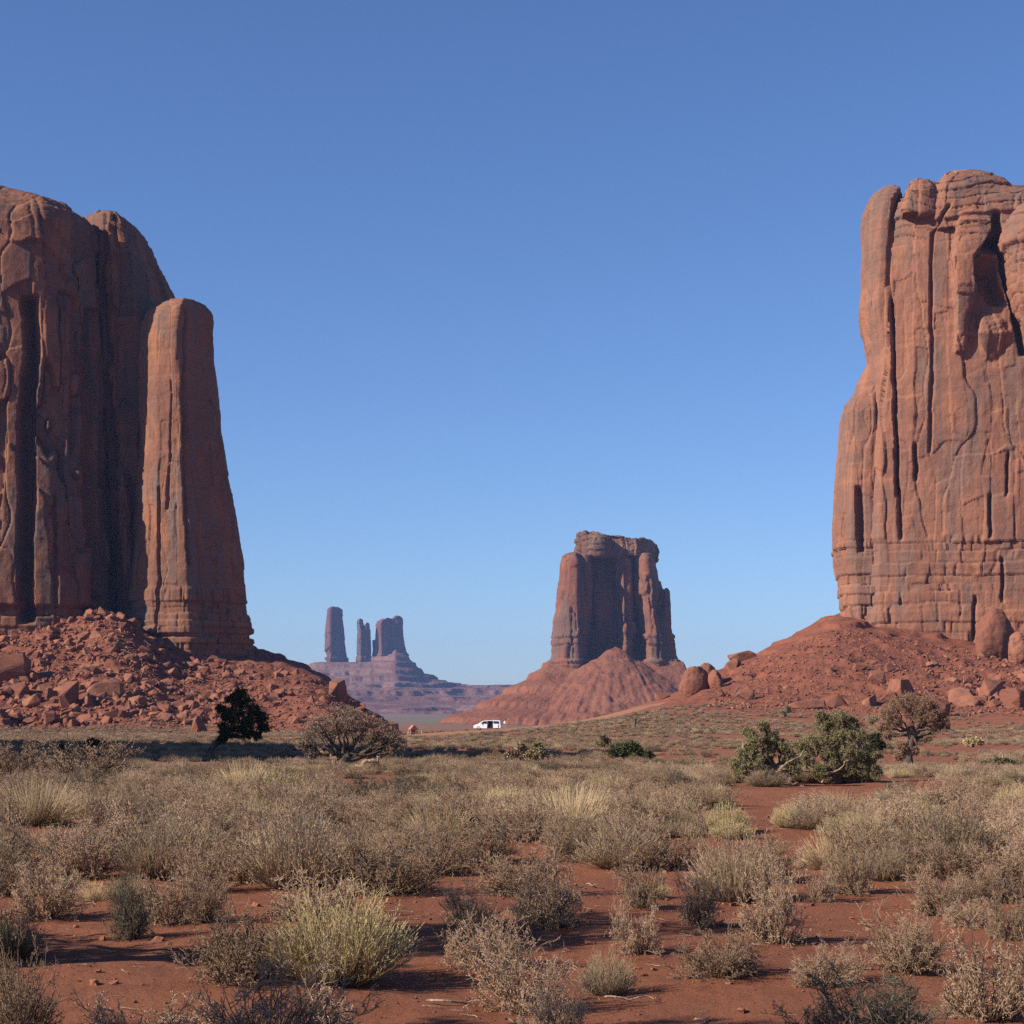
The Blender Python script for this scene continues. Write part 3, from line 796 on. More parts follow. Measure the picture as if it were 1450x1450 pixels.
rock('spire', [column(5205, 70, [(876, 541, 567, .8), (879, 534, 568), (886, 531, 568), (900, 530, 568.5), (920, 530, 573), (930, 529, 577), (940, 526, 583), (960, 520, 602)], FARPLAN, 1, 60, 2),
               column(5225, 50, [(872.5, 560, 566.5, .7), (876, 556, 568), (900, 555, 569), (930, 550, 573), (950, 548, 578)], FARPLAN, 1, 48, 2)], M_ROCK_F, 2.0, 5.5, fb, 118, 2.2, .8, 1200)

# the fin beyond the left edge whose shadow lies across the scrub
fin = empty('sandstone_fin', (-106, 100, -2))
tag(fin, 'tall narrow sandstone fin standing beyond the left edge', 'rock fin')
def fin_cols():
    out = []
    far_edge = [(-60, 190), (0, 186), (60, 182), (300, 166), (450, 150), (600, 128), (800, 112), (900, 104)]
    prof = [(34, 12), (37, 43), (44, 53), (53, 61), (60, 67)]
    for px, dd in far_edge[::-1]:
        xb = (px - HX) / F * dd; q = (xb + 104) / math.cos(sa)
        prof.append((dd - q * math.sin(sa), Hs(xb, dd) + q * math.tan(se)))
    prof = sorted(prof) + [(176, 5)]
    ys = np.array([p[0] for p in prof], float); hs = np.array([p[1] for p in prof], float)
    n = 60
    yy = np.linspace(34, 176, n); hh = np.interp(yy, ys, hs) + fbm2(yy / 6, yy * 0, 3, 5) * 3
    V, Fc = [], []
    for a, h in zip(yy, hh):
        V += [(-118, a, -6), (-95, a, -6), (-99, a, h), (-110, a, h)]
    for i in range(n - 1):
        for j in range(4):
            j2 = (j + 1) % 4
            Fc.append((i * 4 + j, i * 4 + j2, i * 4 + 4 + j2, i * 4 + 4 + j))
    Fc.append((3, 2, 1, 0)); Fc.append(tuple(4 * (n - 1) + j for j in range(4)))
    return [(V, Fc)]
rock('fin_wall', fin_cols(), M_ROCK, 1.2, 1.0, fin, 6, 2.4, .8, 1300)

# ------------------------------------------------------------------ boulders
def boulder_mesh(name, seed, rounded=False, sub=4, flat=.75):
    bm = bmesh.new()
    if not rounded:      # broken block: flat faces, sharp arrises
        r = np.random.default_rng(seed)
        D = r.normal(size=(9 + 2 * sub, 3)); D /= np.linalg.norm(D, axis=1, keepdims=True)
        D = np.sign(D) * np.abs(D) ** .72
        D = D / np.abs(D).max() * r.uniform(.8, 1.0, (len(D), 1)) * np.array([1.05, r.uniform(.65, .95), flat])
        vs = [bm.verts.new(q) for q in D]
        g = bmesh.ops.convex_hull(bm, input=vs)
        bmesh.ops.delete(bm, geom=[e for e in g['geom_interior'] if isinstance(e, bmesh.types.BMVert)], context='VERTS')
        bmesh.ops.dissolve_limit(bm, angle_limit=math.radians(14), verts=list(bm.verts), edges=list(bm.edges))
        if sub > 2: bmesh.ops.bevel(bm, geom=list(bm.edges), offset=.035, segments=1, affect='EDGES', clamp_overlap=True)
        me = bpy.data.meshes.new(name); bm.to_mesh(me); bm.free(); me.materials.append(M_BOULDER)
        return me
    bmesh.ops.create_icosphere(bm, subdivisions=sub, radius=1.0)
    r = np.random.default_rng(seed)
    P = np.array([v.co[:] for v in bm.verts])
    N = P / np.linalg.norm(P, axis=1, keepdims=True)
    if not rounded:
        k = 9
        dirs = r.normal(size=(k, 3)); dirs /= np.linalg.norm(dirs, axis=1, keepdims=True)
        dist = r.uniform(.42, .9, k)
        dots = N @ dirs.T
        rad = np.min(np.where(dots > .05, dist / np.maximum(dots, .05), 9), axis=1)
        rad = np.minimum(rad, 1.15)
        rad = rad + fbm3(N[:, 0] * 2 + seed, N[:, 1] * 2, N[:, 2] * 2, 4, seed) * .05
    else:
        rad = 1 + fbm3(N[:, 0] * 1.2 + seed, N[:, 1] * 1.2, N[:, 2] * 1.2, 4, seed) * .22
        q = N[:, 2] * 4 + fbm3(N[:, 0] * 1.5, N[:, 1] * 1.5, N[:, 2], 3, seed + 3) * 1.5
        rad = rad - (np.abs(q - np.floor(q) - .5) < .09) * .03
    P = N * rad[:, None] * np.array([1, r.uniform(.7, .95), flat])
    for v, c in zip(bm.verts, P): v.co = c
    me = bpy.data.meshes.new(name); bm.to_mesh(me); bm.free()
    me.polygons.foreach_set('use_smooth', np.full(len(me.polygons), rounded, bool))
    me.materials.append(M_BOULDER)
    return me
BOULDERS = [boulder_mesh('boulder', 900 + i, False, 3, .55 + .07 * (i % 5)) for i in range(10)]
ROUNDED = [boulder_mesh('round_boulder', 950 + i, True, 5, .8 + .1 * i) for i in range(3)]
ROCKS = [boulder_mesh('rubble_rock', 930 + i, False, 2, .6 + .08 * (i % 3)) for i in range(6)]

def surf(px, d):
    x = (px - HX) / F * d
    return x, d, Hs(x, d)

def depth_of(px, py, lo=60, hi=640):
    """depth at which the land is seen at this image point"""
    ds = np.geomspace(lo, hi, 1600); xs = (px - HX) / F * ds
    Y = HY - F * (H(xs, ds) - EYE) / ds
    ok = np.where(Y <= py)[0]
    return ds[ok[0]] if len(ok) else hi

def put_boulder(px, py, wpx, hpx, me, label, group=None, rot=None, tilt=(0, 0), name='boulder', thick=.85):
    d = depth_of(px, py)
    x, y, z = surf(px, d)
    w, h = wpx / F * d, hpx / F * d
    o = link(name, me)
    v = np.array([c.co[:] for c in me.vertices]); sx = np.ptp(v[:, 0]); sz = np.ptp(v[:, 2])
    o.scale = (w / sx, w / sx * thick, h / sz * 1.15)
    o.rotation_euler = (tilt[0], tilt[1], rot if rot is not None else 0)
    o.location = (x, y, z + h * .26)
    return tag(o, label, 'boulder', group)

big = [
    (12, 962, 58, 42, 0, 'large square shaded boulder at the left edge, above the rubble'),
    (98, 1002, 46, 52, 1, 'tall dark sided boulder split from the scree, at its foot'),
    (150, 985, 52, 26, 2, 'long slanting tan slab lying on the scree below the shaded butte'),
    (45, 1000, 40, 22, 3, 'low smooth tan boulder near the left edge of the scree'),
    (20, 985, 40, 24, 4, 'rounded pale boulder tilted against the square shaded one'),
    (126, 1000, 30, 20, 5, 'broad lumpy boulder between the split boulder and the slanting slab'),
    (283, 1036, 26, 26, 6, 'angular boulder balanced on a ledge beside the dark juniper trunk'),
    (195, 1000, 26, 18, 7, 'blocky boulder right of the long slanting slab'),
    (478, 990, 34, 34, 8, 'long leaning slab on the crest of the dark scree nose'),
    (180, 965, 22, 14, 9, 'flat topped grey boulder halfway up the scree cone'),
    (1275, 985, 64, 30, 1, 'big overhanging boulder casting a dark wedge on the smooth slope'),
    (1242, 966, 26, 22, 3, 'smooth rounded boulder just above the overhanging boulder'),
    (1232, 998, 26, 20, 4, 'dark lower boulder at the foot of the overhanging one'),
    (1260, 950, 14, 14, 0, 'small pointed boulder standing above the overhanging one'),
    (1140, 1003, 66, 14, 2, 'long low red slab behind the round green junipers'),
    (1180, 1000, 36, 20, 5, 'cracked red block at the right end of the low slab'),
    (1365, 1000, 52, 30, 6, 'large square boulder at the foot of the right rubble'),
    (1405, 985, 40, 30, 8, 'sharp sided boulder on the right rubble pile'),
    (1435, 1002, 36, 34, 7, 'dark faced boulder at the right edge of the rubble'),
    (1330, 1012, 34, 26, 9, 'rust coloured boulder behind the brown juniper'),
    (1052, 935, 44, 16, 2, 'flat pale slab jutting over the crest of the smooth slope'),
    (1040, 946, 24, 16, 7, 'block under the jutting slab on the crest'),
    (1055, 990, 28, 18, 3, 'small tan boulder alone on the smooth slope'),
    (1022, 985, 16, 12, 5, 'low block left of the lone tan boulder'),
    (938, 990, 22, 12, 1, 'slanted slab on the skyline left of the rounded rocks'),
]
for i, (px, py, w, h, k, lab) in enumerate(big):
    put_boulder(px, py, w, h, BOULDERS[k], lab, rot=(i * 1.7) % 6.28 if i not in (2, 14, 20) else .2, tilt=(((i * .37) % .5) - .25, ((i * .61) % .6) - .3))
put_boulder(985, 982, 42, 46, ROUNDED[0], 'tall rounded ribbed boulder leading the cluster on the skyline', rot=.3, name='boulder', thick=.9)
put_boulder(1000, 972, 44, 40, ROUNDED[1], 'domed boulder standing tallest in the rounded cluster', rot=1.3, name='boulder')
put_boulder(1012, 975, 30, 32, ROUNDED[2], 'egg shaped boulder at the right of the rounded cluster', rot=2.2, name='boulder')
put_boulder(970, 980, 22, 20, ROUNDED[1], 'small round boulder tucked left of the rounded cluster', rot=4.2, name='boulder')
put_boulder(1410, 930, 66, 82, ROUNDED[2], 'gigantic rounded boulder leaning on the foot of the sunlit wall', rot=.4, name='boulder')
put_boulder(1448, 936, 60, 50, ROUNDED[0], 'second huge rounded boulder at the right edge below the wall', rot=1.0, name='boulder')

# scattered boulders: the largest as things, the rest as rubble
def scatter_rocks():
    pts = []
    r = np.random.default_rng(21)
    def add(n, f):
        c = 0
        while c < n:
            q = f()
            if q is not None: pts.append(q); c += 1
    def left():
        px = r.uniform(-240, 560); d = r.uniform(455, 600)
        x = (px - HX) / F * d
        if 1 - abs(px - 150) / 600 < r.uniform(0, 1) : return None
        if px > 340 and r.uniform() < .55: return None
        w = .20 + .36 * r.pareto(1.75)
        if d < 525 and px < 250: w *= 1.3
        return (x, d, min(w, 2.5), 0)
    def right():
        px = r.uniform(1010, 1530); d = r.uniform(425, 545)
        x = (px - HX) / F * d
        lim = .03 if px < 1180 else (.10 if px < 1320 else 1.0)
        if d > 520 and px < 1380: lim *= .3
        if r.uniform() > lim: return None
        w = .20 + .34 * r.pareto(1.9)
        return (x, d, min(w, 2.2), 1)
    add(8000, left); add(1100, right)
    P = np.array(pts)
    P = P[np.argsort(-P[:, 2])]
    Z = H(P[:, 0], P[:, 1])
    nb = 265
    vis = np.abs(P[:, 0] / P[:, 1]) < .279
    order = np.concatenate([np.where(vis)[0], np.where(~vis)[0]])
    P, Z, vis = P[order], Z[order], vis[order]
    for i in range(nb):
        x, y, w, side = P[i]
        o = link('boulder', BOULDERS[i % 10])
        o.scale = (w, w * r.uniform(.7, 1), w * r.uniform(.75, 1.1))
        o.rotation_euler = (r.uniform(-.5, .5), r.uniform(-.5, .5), r.uniform(0, 6.28))
        o.location = (x, y, Z[i] + w * .18)
        if side == 0:
            tag(o, 'angular red boulder among the rubble heaped below the shaded butte', 'boulder', 'boulders on the left scree')
        else:
            tag(o, 'angular tan boulder among the rubble at the foot of the sunlit butte', 'boulder', 'boulders on the right rubble')
    return P[nb:], Z[nb:]
RUB, RUBZ = scatter_rocks()

# geometry-node scatter, for stuff only
def scatter_obj(name, V, rot, scl, idx, meshes, label, tilt=0.0):
    col = bpy.data.collections.new(name + '_sources')
    for i, m in enumerate(meshes):
        so = bpy.data.objects.new('%s_source_%03d' % (name, i), m); col.objects.link(so)
    me = bpy.data.meshes.new(name)
    n = len(V)
    me.vertices.add(n); me.vertices.foreach_set('co', np.asarray(V, np.float32).ravel())
    a = me.attributes.new('rot', 'FLOAT_VECTOR', 'POINT'); a.data.foreach_set('vector', np.asarray(rot, np.float32).ravel())
    a = me.attributes.new('scl', 'FLOAT_VECTOR', 'POINT'); a.data.foreach_set('vector', np.asarray(scl, np.float32).ravel())
    a = me.attributes.new('idx', 'INT', 'POINT'); a.data.foreach_set('value', np.asarray(idx, np.int32))
    o = link(name, me)
    ng = bpy.data.node_groups.new(name, 'GeometryNodeTree')
    ng.interface.new_socket('Geometry', in_out='INPUT', socket_type='NodeSocketGeometry')
    ng.interface.new_socket('Geometry', in_out='OUTPUT', socket_type='NodeSocketGeometry')
    gi, go = ng.nodes.new('NodeGroupInput'), ng.nodes.new('NodeGroupOutput')
    mp = ng.nodes.new('GeometryNodeMeshToPoints')
    ci = ng.nodes.new('GeometryNodeCollectionInfo'); ci.inputs['Collection'].default_value = col
    ci.inputs['Separate Children'].default_value = True; ci.inputs['Reset Children'].default_value = True
    ip = ng.nodes.new('GeometryNodeInstanceOnPoints'); ip.inputs['Pick Instance'].default_value = True
    def na(nm, ty):
        k = ng.nodes.new('GeometryNodeInputNamedAttribute'); k.data_type = ty; k.inputs['Name'].default_value = nm
        return k.outputs['Attribute']
    L = ng.links
    L.new(gi.outputs[0], mp.inputs['Mesh']); L.new(mp.outputs[0], ip.inputs['Points'])
    L.new(ci.outputs[0], ip.inputs['Instance']); L.new(na('idx', 'INT'), ip.inputs['Instance Index'])
    L.new(na('rot', 'FLOAT_VECTOR'), ip.inputs['Rotation']); L.new(na('scl', 'FLOAT_VECTOR'), ip.inputs['Scale'])
    L.new(ip.outputs[0], go.inputs[0])
    md = o.modifiers.new('scatter', 'NODES'); md.node_group = ng
    return tag(o, label, kind='stuff')

n = len(RUB)
sc = RUB[:, 2:3] * np.stack([np.ones(n), rng.uniform(.7, 1, n), rng.uniform(.7, 1.05, n)], 1)
extra = 32000
er = np.random.default_rng(31)
epx = np.where(er.uniform(size=extra) < .7, er.uniform(-240, 560, extra), er.uniform(1000, 1530, extra)); ed = er.uniform(440, 600, extra)
ed = np.where(epx > 800, er.uniform(410, 548, extra), ed)
ex = (epx - HX) / F * ed
ew = .16 + .22 * er.pareto(2.4, extra); ew = np.minimum(ew, .8)
RV = np.concatenate([np.stack([RUB[:, 0], RUB[:, 1], RUBZ + RUB[:, 2] * .12], 1), np.stack([ex, ed, H(ex, ed) + ew * .15], 1)])
RS = np.concatenate([sc, ew[:, None] * np.array([[1, .85, .8]])])
RR = np.stack([rng.uniform(-.6, .6, len(RV)), rng.uniform(-.6, .6, len(RV)), rng.uniform(0, 6.28, len(RV))], 1)
scatter_obj('rubble', RV, RR, RS, rng.integers(0, 6, len(RV)), ROCKS, 'loose red stones strewn over the scree slopes')

# ------------------------------------------------------------------ plants
class Bits:
    """collects thin three-sided twigs and leaf blades into one mesh"""
    def __init__(self): self.V, self.Q, self.A, self.n = [], [], [], 0
    def twigs(self, P0, P1, r0, r1, t0, t1):
        n = len(P0)
        if n == 0: return
        D = P1 - P0; D = D / np.maximum(np.linalg.norm(D, axis=1, keepdims=True), 1e-9)
        ref = np.where(np.abs(D[:, 2:3]) < .9, np.array([[0, 0, 1.0]]), np.array([[1.0, 0, 0]]))
        U = np.cross(D, ref); U /= np.linalg.norm(U, axis=1, keepdims=True); W = np.cross(D, U)
        r0 = np.broadcast_to(np.asarray(r0, float), (n,)); r1 = np.broadcast_to(np.asarray(r1, float), (n,))
        t0 = np.broadcast_to(np.asarray(t0, float), (n,)); t1 = np.broadcast_to(np.asarray(t1, float), (n,))
        V = np.empty((n, 6, 3)); A = np.empty((n, 6))
        for k in range(3):
            a = k * 2 * math.pi / 3
            o = U * math.cos(a) + W * math.sin(a)
            V[:, k] = P0 + o * r0[:, None]; V[:, 3 + k] = P1 + o * r1[:, None]
            A[:, k] = t0; A[:, 3 + k] = t1
        b = (np.arange(n) * 6)[:, None] + self.n
        Q = np.stack([np.concatenate([b + k, b + (k + 1) % 3, b + 3 + (k + 1) % 3, b + 3 + k], 1) for k in range(3)], 1).reshape(-1, 4)
        self.V.append(V.reshape(-1, 3)); self.A.append(A.ravel()); self.Q.append(Q); self.n += n * 6
    def path(self, P, r, t):
        """P (n,k,3), r (n,k), t (n,k)"""
        for i in range(P.shape[1] - 1):
            self.twigs(P[:, i], P[:, i + 1], r[:, i], r[:, i + 1], t[:, i], t[:, i + 1])
    def leaves(self, C, D, L, W, t, rg):
        n = len(C)
        if n == 0: return
        R = rg.normal(size=(n, 3)); U = np.cross(D, R); U /= np.maximum(np.linalg.norm(U, axis=1, keepdims=True), 1e-9)
        L = np.broadcast_to(np.asarray(L, float), (n,))[:, None]; W = np.broadcast_to(np.asarray(W, float), (n,))[:, None]
        V = np.stack([C, C + D * L * .5 + U * W * .5, C + D * L, C + D * L * .5 - U * W * .5], 1)
        b = (np.arange(n) * 4)[:, None] + self.n
        self.V.append(V.reshape(-1, 3)); self.A.append(np.repeat(np.broadcast_to(np.asarray(t, float), (n,)), 4)); self.Q.append(b + np.arange(4)[None]); self.n += n * 4
    def mesh(self, name, mat):
        return mesh_np(name, np.concatenate(self.V), np.concatenate(self.Q), mat, False, {'tip': np.concatenate(self.A)})

def unit(D): return D / np.maximum(np.linalg.norm(D, axis=-1, keepdims=True), 1e-9)

def grow(P0, D, L, k, rg, wander=.25, up=0.0):
    n = len(P0); P = np.empty((n, k + 1, 3)); P[:, 0] = P0; D = unit(D)
    for i in range(k):
        D = unit(D + rg.normal(size=(n, 3)) * wander + np.array([0, 0, up]))
        P[:, i + 1] = P[:, i] + D * (L / k)[:, None]
    return P, D

def along(P, idx, t):
    k = P.shape[1] - 1
    f = np.clip(t * k, 0, k - 1e-4); i = f.astype(int); u = (f - i)[:, None]
    a, b = P[idx, i], P[idx, i + 1]
    return a * (1 - u) + b * u, unit(b - a)

def bush_mesh(name, seed, mat, stems=34, W=1.0, Hh=.6, side=6, sub=4, leaf=2, fine=1.0, lo=12, hi=82):
    rg = np.random.default_rng(seed); B = Bits()
    az = rg.uniform(0, 2 * math.pi, stems); ti = np.radians(np.sqrt(rg.uniform(0, 1, stems)) * (hi - lo) + lo)
    D = np.stack([np.sin(ti) * np.cos(az), np.sin(ti) * np.sin(az), np.cos(ti)], 1)
    lob = 1 + .35 * (vn2(np.cos(az) * 1.3 + 5, np.sin(az) * 1.3 + seed, seed) - .5) * 2
    L = lob / np.sqrt((np.sin(ti) / (W / 2)) ** 2 + (np.cos(ti) / Hh) ** 2) * rg.uniform(.72, 1.02, stems)
    P0 = np.stack([np.cos(az), np.sin(az), 0 * az], 1) * rg.uniform(0, .07 * W, stems)[:, None] - np.array([0, 0, .02])
    P, _ = grow(P0, D, L, 4, rg, .16, .05)
    kk = np.linspace(0, 1, 5)
    B.path(P, np.outer(np.ones(stems), (.0085 * (1 - .72 * kk)) * fine), np.outer(np.ones(stems), kk * .35))
    n1 = stems * side; idx = np.repeat(np.arange(stems), side); t = rg.uniform(.25, .98, n1)
    p, d = along(P, idx, t)
    d1 = unit(d + rg.normal(size=(n1, 3)) * .62 + np.array([0, 0, .12]))
    L1 = L[idx] * rg.uniform(.18, .42, n1) * (1.1 - .45 * t)
    Q, _ = grow(p, d1, L1, 3, rg, .28, .05)
    kk = np.linspace(0, 1, 4)
    B.path(Q, np.outer(np.ones(n1), (.0042 * (1 - .5 * kk)) * fine), np.outer(np.ones(n1), .3 + .4 * kk))
    n2 = n1 * sub; idx = np.repeat(np.arange(n1), sub); t = rg.uniform(.2, 1, n2)
    p, d = along(Q, idx, t)
    d2 = unit(d + rg.normal(size=(n2, 3)) * .8)
    L2 = L1[idx] * rg.uniform(.25, .6, n2)
    R, dd = grow(p, d2, L2, 2, rg, .3, .02)
    B.path(R, np.outer(np.ones(n2), np.array([.0026, .0021, .0013]) * fine), np.outer(np.ones(n2), np.array([.6, .8, 1.0])))
    if leaf:
        n3 = n2 * leaf; idx = np.repeat(np.arange(n2), leaf); p, d = along(R, idx, rg.uniform(.2, 1, n3))
        B.leaves(p, unit(d + rg.normal(size=(n3, 3)) * .8), rg.uniform(.012, .026, n3) * fine, .0065 * fine, rg.uniform(.7, 1.1, n3), rg)
    return B.mesh(name, mat)

def broom_mesh(name, seed, mat, stems=520, W=1.0, Hh=.75, spread=58, blade=.0032, leafy=True, droop=0.0):
    rg = np.random.default_rng(seed); B = Bits()
    az = rg.uniform(0, 2 * math.pi, stems); ti = np.radians(np.sqrt(rg.uniform(0, 1, stems)) * spread)
    D = np.stack([np.sin(ti) * np.cos(az), np.sin(ti) * np.sin(az), np.cos(ti)], 1)
    L = 1 / np.sqrt((np.sin(ti) / (W / 2)) ** 2 + (np.cos(ti) / Hh) ** 2) * rg.uniform(.62, 1.03, stems)
    P0 = np.stack([np.cos(az), np.sin(az), 0 * az], 1) * (np.sqrt(rg.uniform(0, 1, stems)) * .16 * W)[:, None] - np.array([0, 0, .02])
    P, _ = grow(P0, D, L, 5, rg, .07, .05 - droop)
    kk = np.linspace(0, 1, 6)
    B.path(P, np.outer(np.ones(stems), blade * (1 - .6 * kk)), np.outer(np.ones(stems), np.array([0, .1, .3, .6, .85, 1.0])))
    if leafy:
        n1 = stems * 5; idx = np.repeat(np.arange(stems), 5); t = rg.uniform(.45, .98, n1)
        p, d = along(P, idx, t)
        Q, _ = grow(p, unit(d + rg.normal(size=(n1, 3)) * .3 + np.array([0, 0, .2])), L[idx] * rg.uniform(.08, .2, n1), 2, rg, .15, .1)
        B.path(Q, np.outer(np.ones(n1), np.array([.7, .6, .35]) * blade), np.outer(np.ones(n1), np.array([.7, .9, 1.0])))
        n2 = n1 * 2; idx = np.repeat(np.arange(n1), 2); p, d = along(Q, idx, rg.uniform(.2, 1, n2))
        B.leaves(p, unit(d + rg.normal(size=(n2, 3)) * .35), rg.uniform(.02, .04, n2), .005, rg.uniform(.8, 1.1, n2), rg)
    return B.mesh(name, mat)

BR = [bush_mesh('desert_bush', 10 + i, M_BRUSH, 58 + 8 * (i % 3), 1.0, [.55, .62, .7, .5, .6, .75, .58][i], 8, 5, 3, .85 + .1 * (i % 2)) for i in range(7)]
BD = [bush_mesh('dark_bush', 30 + i, M_DARK_SHADE, 90, 1.0, .75, 8, 5, 3, .8, 5, 72) for i in range(2)]
BS = [broom_mesh('sagebrush', 40 + i, M_SAGE, 480, 1.0, .7, 72, .0036) for i in range(3)]
RAB = [broom_mesh('rabbitbrush', 50 + i, M_RABBIT, 620, 1.0, .72, 70, .0034) for i in range(2)]
GRA = [broom_mesh('bunchgrass', 60 + i, M_GRASS, 900, 1.0, .62, 84, .0027, False, .03) for i in range(2)]
ALLM = {'B': BR, 'D': BD, 'S': BS, 'R': RAB, 'G': GRA}
NAMES = {'B': ('desert_bush', 'bush'), 'D': ('dark_bush', 'bush'), 'S': ('sagebrush', 'bush'), 'R': ('rabbitbrush', 'bush'), 'G': ('bunchgrass', 'grass tuft')}
MH = {}
for k_, ml in ALLM.items():
    for m_ in ml:
        c_ = np.empty(len(m_.vertices) * 3, np.float32); m_.vertices.foreach_get('co', c_); c_ = c_.reshape(-1, 3)
        MH[m_.name] = (np.percentile(np.abs(c_[:, :2]).max(1), 97) * 2, np.percentile(c_[:, 2], 98.5))

def put_bush(px, by, w, h, kind, label, group=None, var=None, xyz=None):
    if xyz is None:
        d = EYE * F / (by - HY)
        for _ in range(6):
            x = (px - HX) / F * d
            d = (EYE - Hs(x, d)) * F / (by - HY)
        x = (px - HX) / F * d; z = Hs(x, d)
        q = (1.0, .98) if kind == 'R' else (1.02, .86) if kind == 'S' else (1.08, 1.04) if by > 1300 else (1.18, 1.10)
        W, Hh = w / F * d * q[0], h / F * d * q[1]
    else:
        x, d, z, W, Hh = xyz
    ml = ALLM[kind]; m = ml[var % len(ml) if var is not None else random.randrange(len(ml))]
    o = link(NAMES[kind][0], m)
    mw, mh = MH[m.name]
    o.scale = (W / mw, W / mw, Hh / mh)
    o.rotation_euler = (0, 0, random.uniform(0, 6.28))
    o.location = (x, d, z - .01)
    return tag(o, label, NAMES[kind][1], group)

FG = [
    (480, 1392, 195, 120, 'R', 'big pale yellow green broom-like bush in the foreground'),
    (340, 1392, 150, 100, 'B', 'brown bush growing against the left flank of the big yellow green bush'),
    (385, 1505, 240, 130, 'B', 'large shaded brown bush at the bottom edge, below the big yellow green bush'),
    (215, 1490, 170, 75, 'B', 'low shaded bush at the bottom edge, left of the larger shaded one'),
    (25, 1470, 120, 125, 'B', 'shaded upright bush in the bottom left corner'),
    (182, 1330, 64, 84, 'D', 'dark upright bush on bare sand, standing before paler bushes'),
    (240, 1308, 110, 78, 'B', 'tan bush directly behind the dark upright bush'),
    (292, 1306, 64, 64, 'B', 'small round bush at the right end of the row behind the dark bush'),
    (60, 1300, 98, 70, 'B', 'leafy tan bush on bare sand near the left edge'),
    (110, 1244, 90, 75, 'B', 'bush with pale broken stems, behind the leafy one near the left edge'),
    (215, 1226, 105, 78, 'B', 'spreading brown bush by a strip of bare sand, third from the left edge'),
    (284, 1262, 74, 66, 'B', 'bush with bare sand on both sides, above the row with the dark bush'),
    (8, 1226, 70, 82, 'B', 'dark footed bush cut off by the left edge'),
    (698, 1370, 125, 74, 'B', 'pale lobed bush in front of the shaded pair at centre'),
    (735, 1432, 130, 92, 'B', 'larger tan bush below the pale lobed one'),
    (790, 1462, 90, 66, 'B', 'bush at the bottom edge, touching the larger tan one'),
    (860, 1408, 80, 66, 'S', 'rounded upright bush with a sharp shadow on bare sand'),
    (905, 1350, 66, 62, 'B', 'compact bush alone on bare sand, with straggling left stems'),
    (664, 1312, 78, 56, 'B', 'low bush in deep shade, left of the shaded pair'),
    (778, 1312, 104, 88, 'B', 'tall bush in deep shade, right of the shaded pair'),
    (738, 1268, 120, 64, 'B', 'bush with long fallen pale stems, behind the shaded pair'),
    (905, 1284, 62, 62, 'B', 'small pale bush on a bare twisted stem'),
    (1018, 1382, 112, 62, 'B', 'low wide bush with a dark shadow, right of centre'),
    (1095, 1336, 90, 108, 'B', 'tall full bush beside long shadows on sand'),
    (990, 1312, 66, 76, 'B', 'vase shaped bush left of the tall full one'),
    (1040, 1276, 120, 100, 'S', 'grey green fine stemmed bush behind the vase shaped one'),
    (1165, 1276, 42, 44, 'B', 'small vase shaped bush among two shadows on sand'),
    (1208, 1266, 62, 72, 'B', 'upright brown bush right of the small vase shaped one'),
    (1330, 1296, 78, 60, 'B', 'fan shaped bush with bare sand to its right'),
    (1288, 1376, 112, 82, 'B', 'wide bush above the dark shaded one at the bottom right'),
    (1170, 1392, 110, 50, 'B', 'flattened bush with pale grey roots'),
    (1402, 1442, 150, 112, 'B', 'large upright bush in the bottom right corner'),
    (1240, 1505, 250, 120, 'D', 'shaded bush at the bottom edge, shade also painted into dark twigs'),
    (1428, 1330, 64, 70, 'B', 'feathery bush at the right edge, above the corner bush'),
    (1412, 1252, 90, 60, 'B', 'spreading bush at the right edge, higher up'),
    (1345, 1246, 80, 58, 'B', 'low bush between the fan shaped one and the right edge'),
    (1080, 1248, 90, 60, 'B', 'bush tucked right of the grey green fine stemmed one'),
    (420, 1258, 150, 112, 'S', 'large olive tan broom bush above the big yellow green one'),
    (440, 1302, 150, 60, 'B', 'brown bush right below the large olive tan one'),
    (545, 1268, 140, 84, 'B', 'twiggy bush with dark base, right of the large olive tan one'),
    (345, 1246, 100, 66, 'B', 'twiggy bush left of the large olive tan one'),
    (622, 1238, 100, 62, 'B', 'straw coloured bush with a small shadow'),
    (688, 1222, 90, 60, 'B', 'bush right of the straw coloured one'),
    (880, 1230, 120, 68, 'S', 'broad tan broom bush with a green heart'),
    (815, 1216, 70, 52, 'B', 'bush with two pale stumps at its foot'),
    (955, 1230, 76, 56, 'B', 'bush touching the right of the broad tan broom bush'),
    (808, 1176, 100, 50, 'G', 'golden round bunchgrass mound'),
    (940, 1166, 110, 52, 'S', 'grey green domed bush right of the golden mound'),
    (390, 1132, 110, 38, 'R', 'bright green tussock below the bare tree'),
    (350, 1126, 90, 34, 'G', 'straw tussock left of the bright green one'),
    (50, 1168, 105, 48, 'G', 'pale straw tussock by the left edge'),
    (620, 1192, 80, 46, 'G', 'pale straw clump left of the golden mound'),
    (110, 1112, 130, 58, 'B', 'tall feathery bush before the dark shadow band'),
    (25, 1108, 80, 56, 'B', 'pale bush with one tall spire of twigs'),
    (1030, 1180, 60, 40, 'R', 'lime yellow clump below the green junipers'),
    (1115, 1172, 44, 30, 'R', 'small lime clump, lowest of those below the green junipers'),
    (1308, 1168, 56, 36, 'R', 'lime yellow clump below the brown juniper'),
    (1245, 1162, 60, 26, 'G', 'flat pale straw clump left of the lime clump below the brown juniper'),
    (870, 1120, 30, 20, 'R', 'small spiky green tuft below the black bush'),
    (1440, 1150, 60, 36, 'R', 'lime clump at the right edge'),
    (545, 1138, 110, 40, 'D', 'dark olive bush right of the bare tree'),
]
for i, r in enumerate(FG):
    put_bush(*r, var=i)

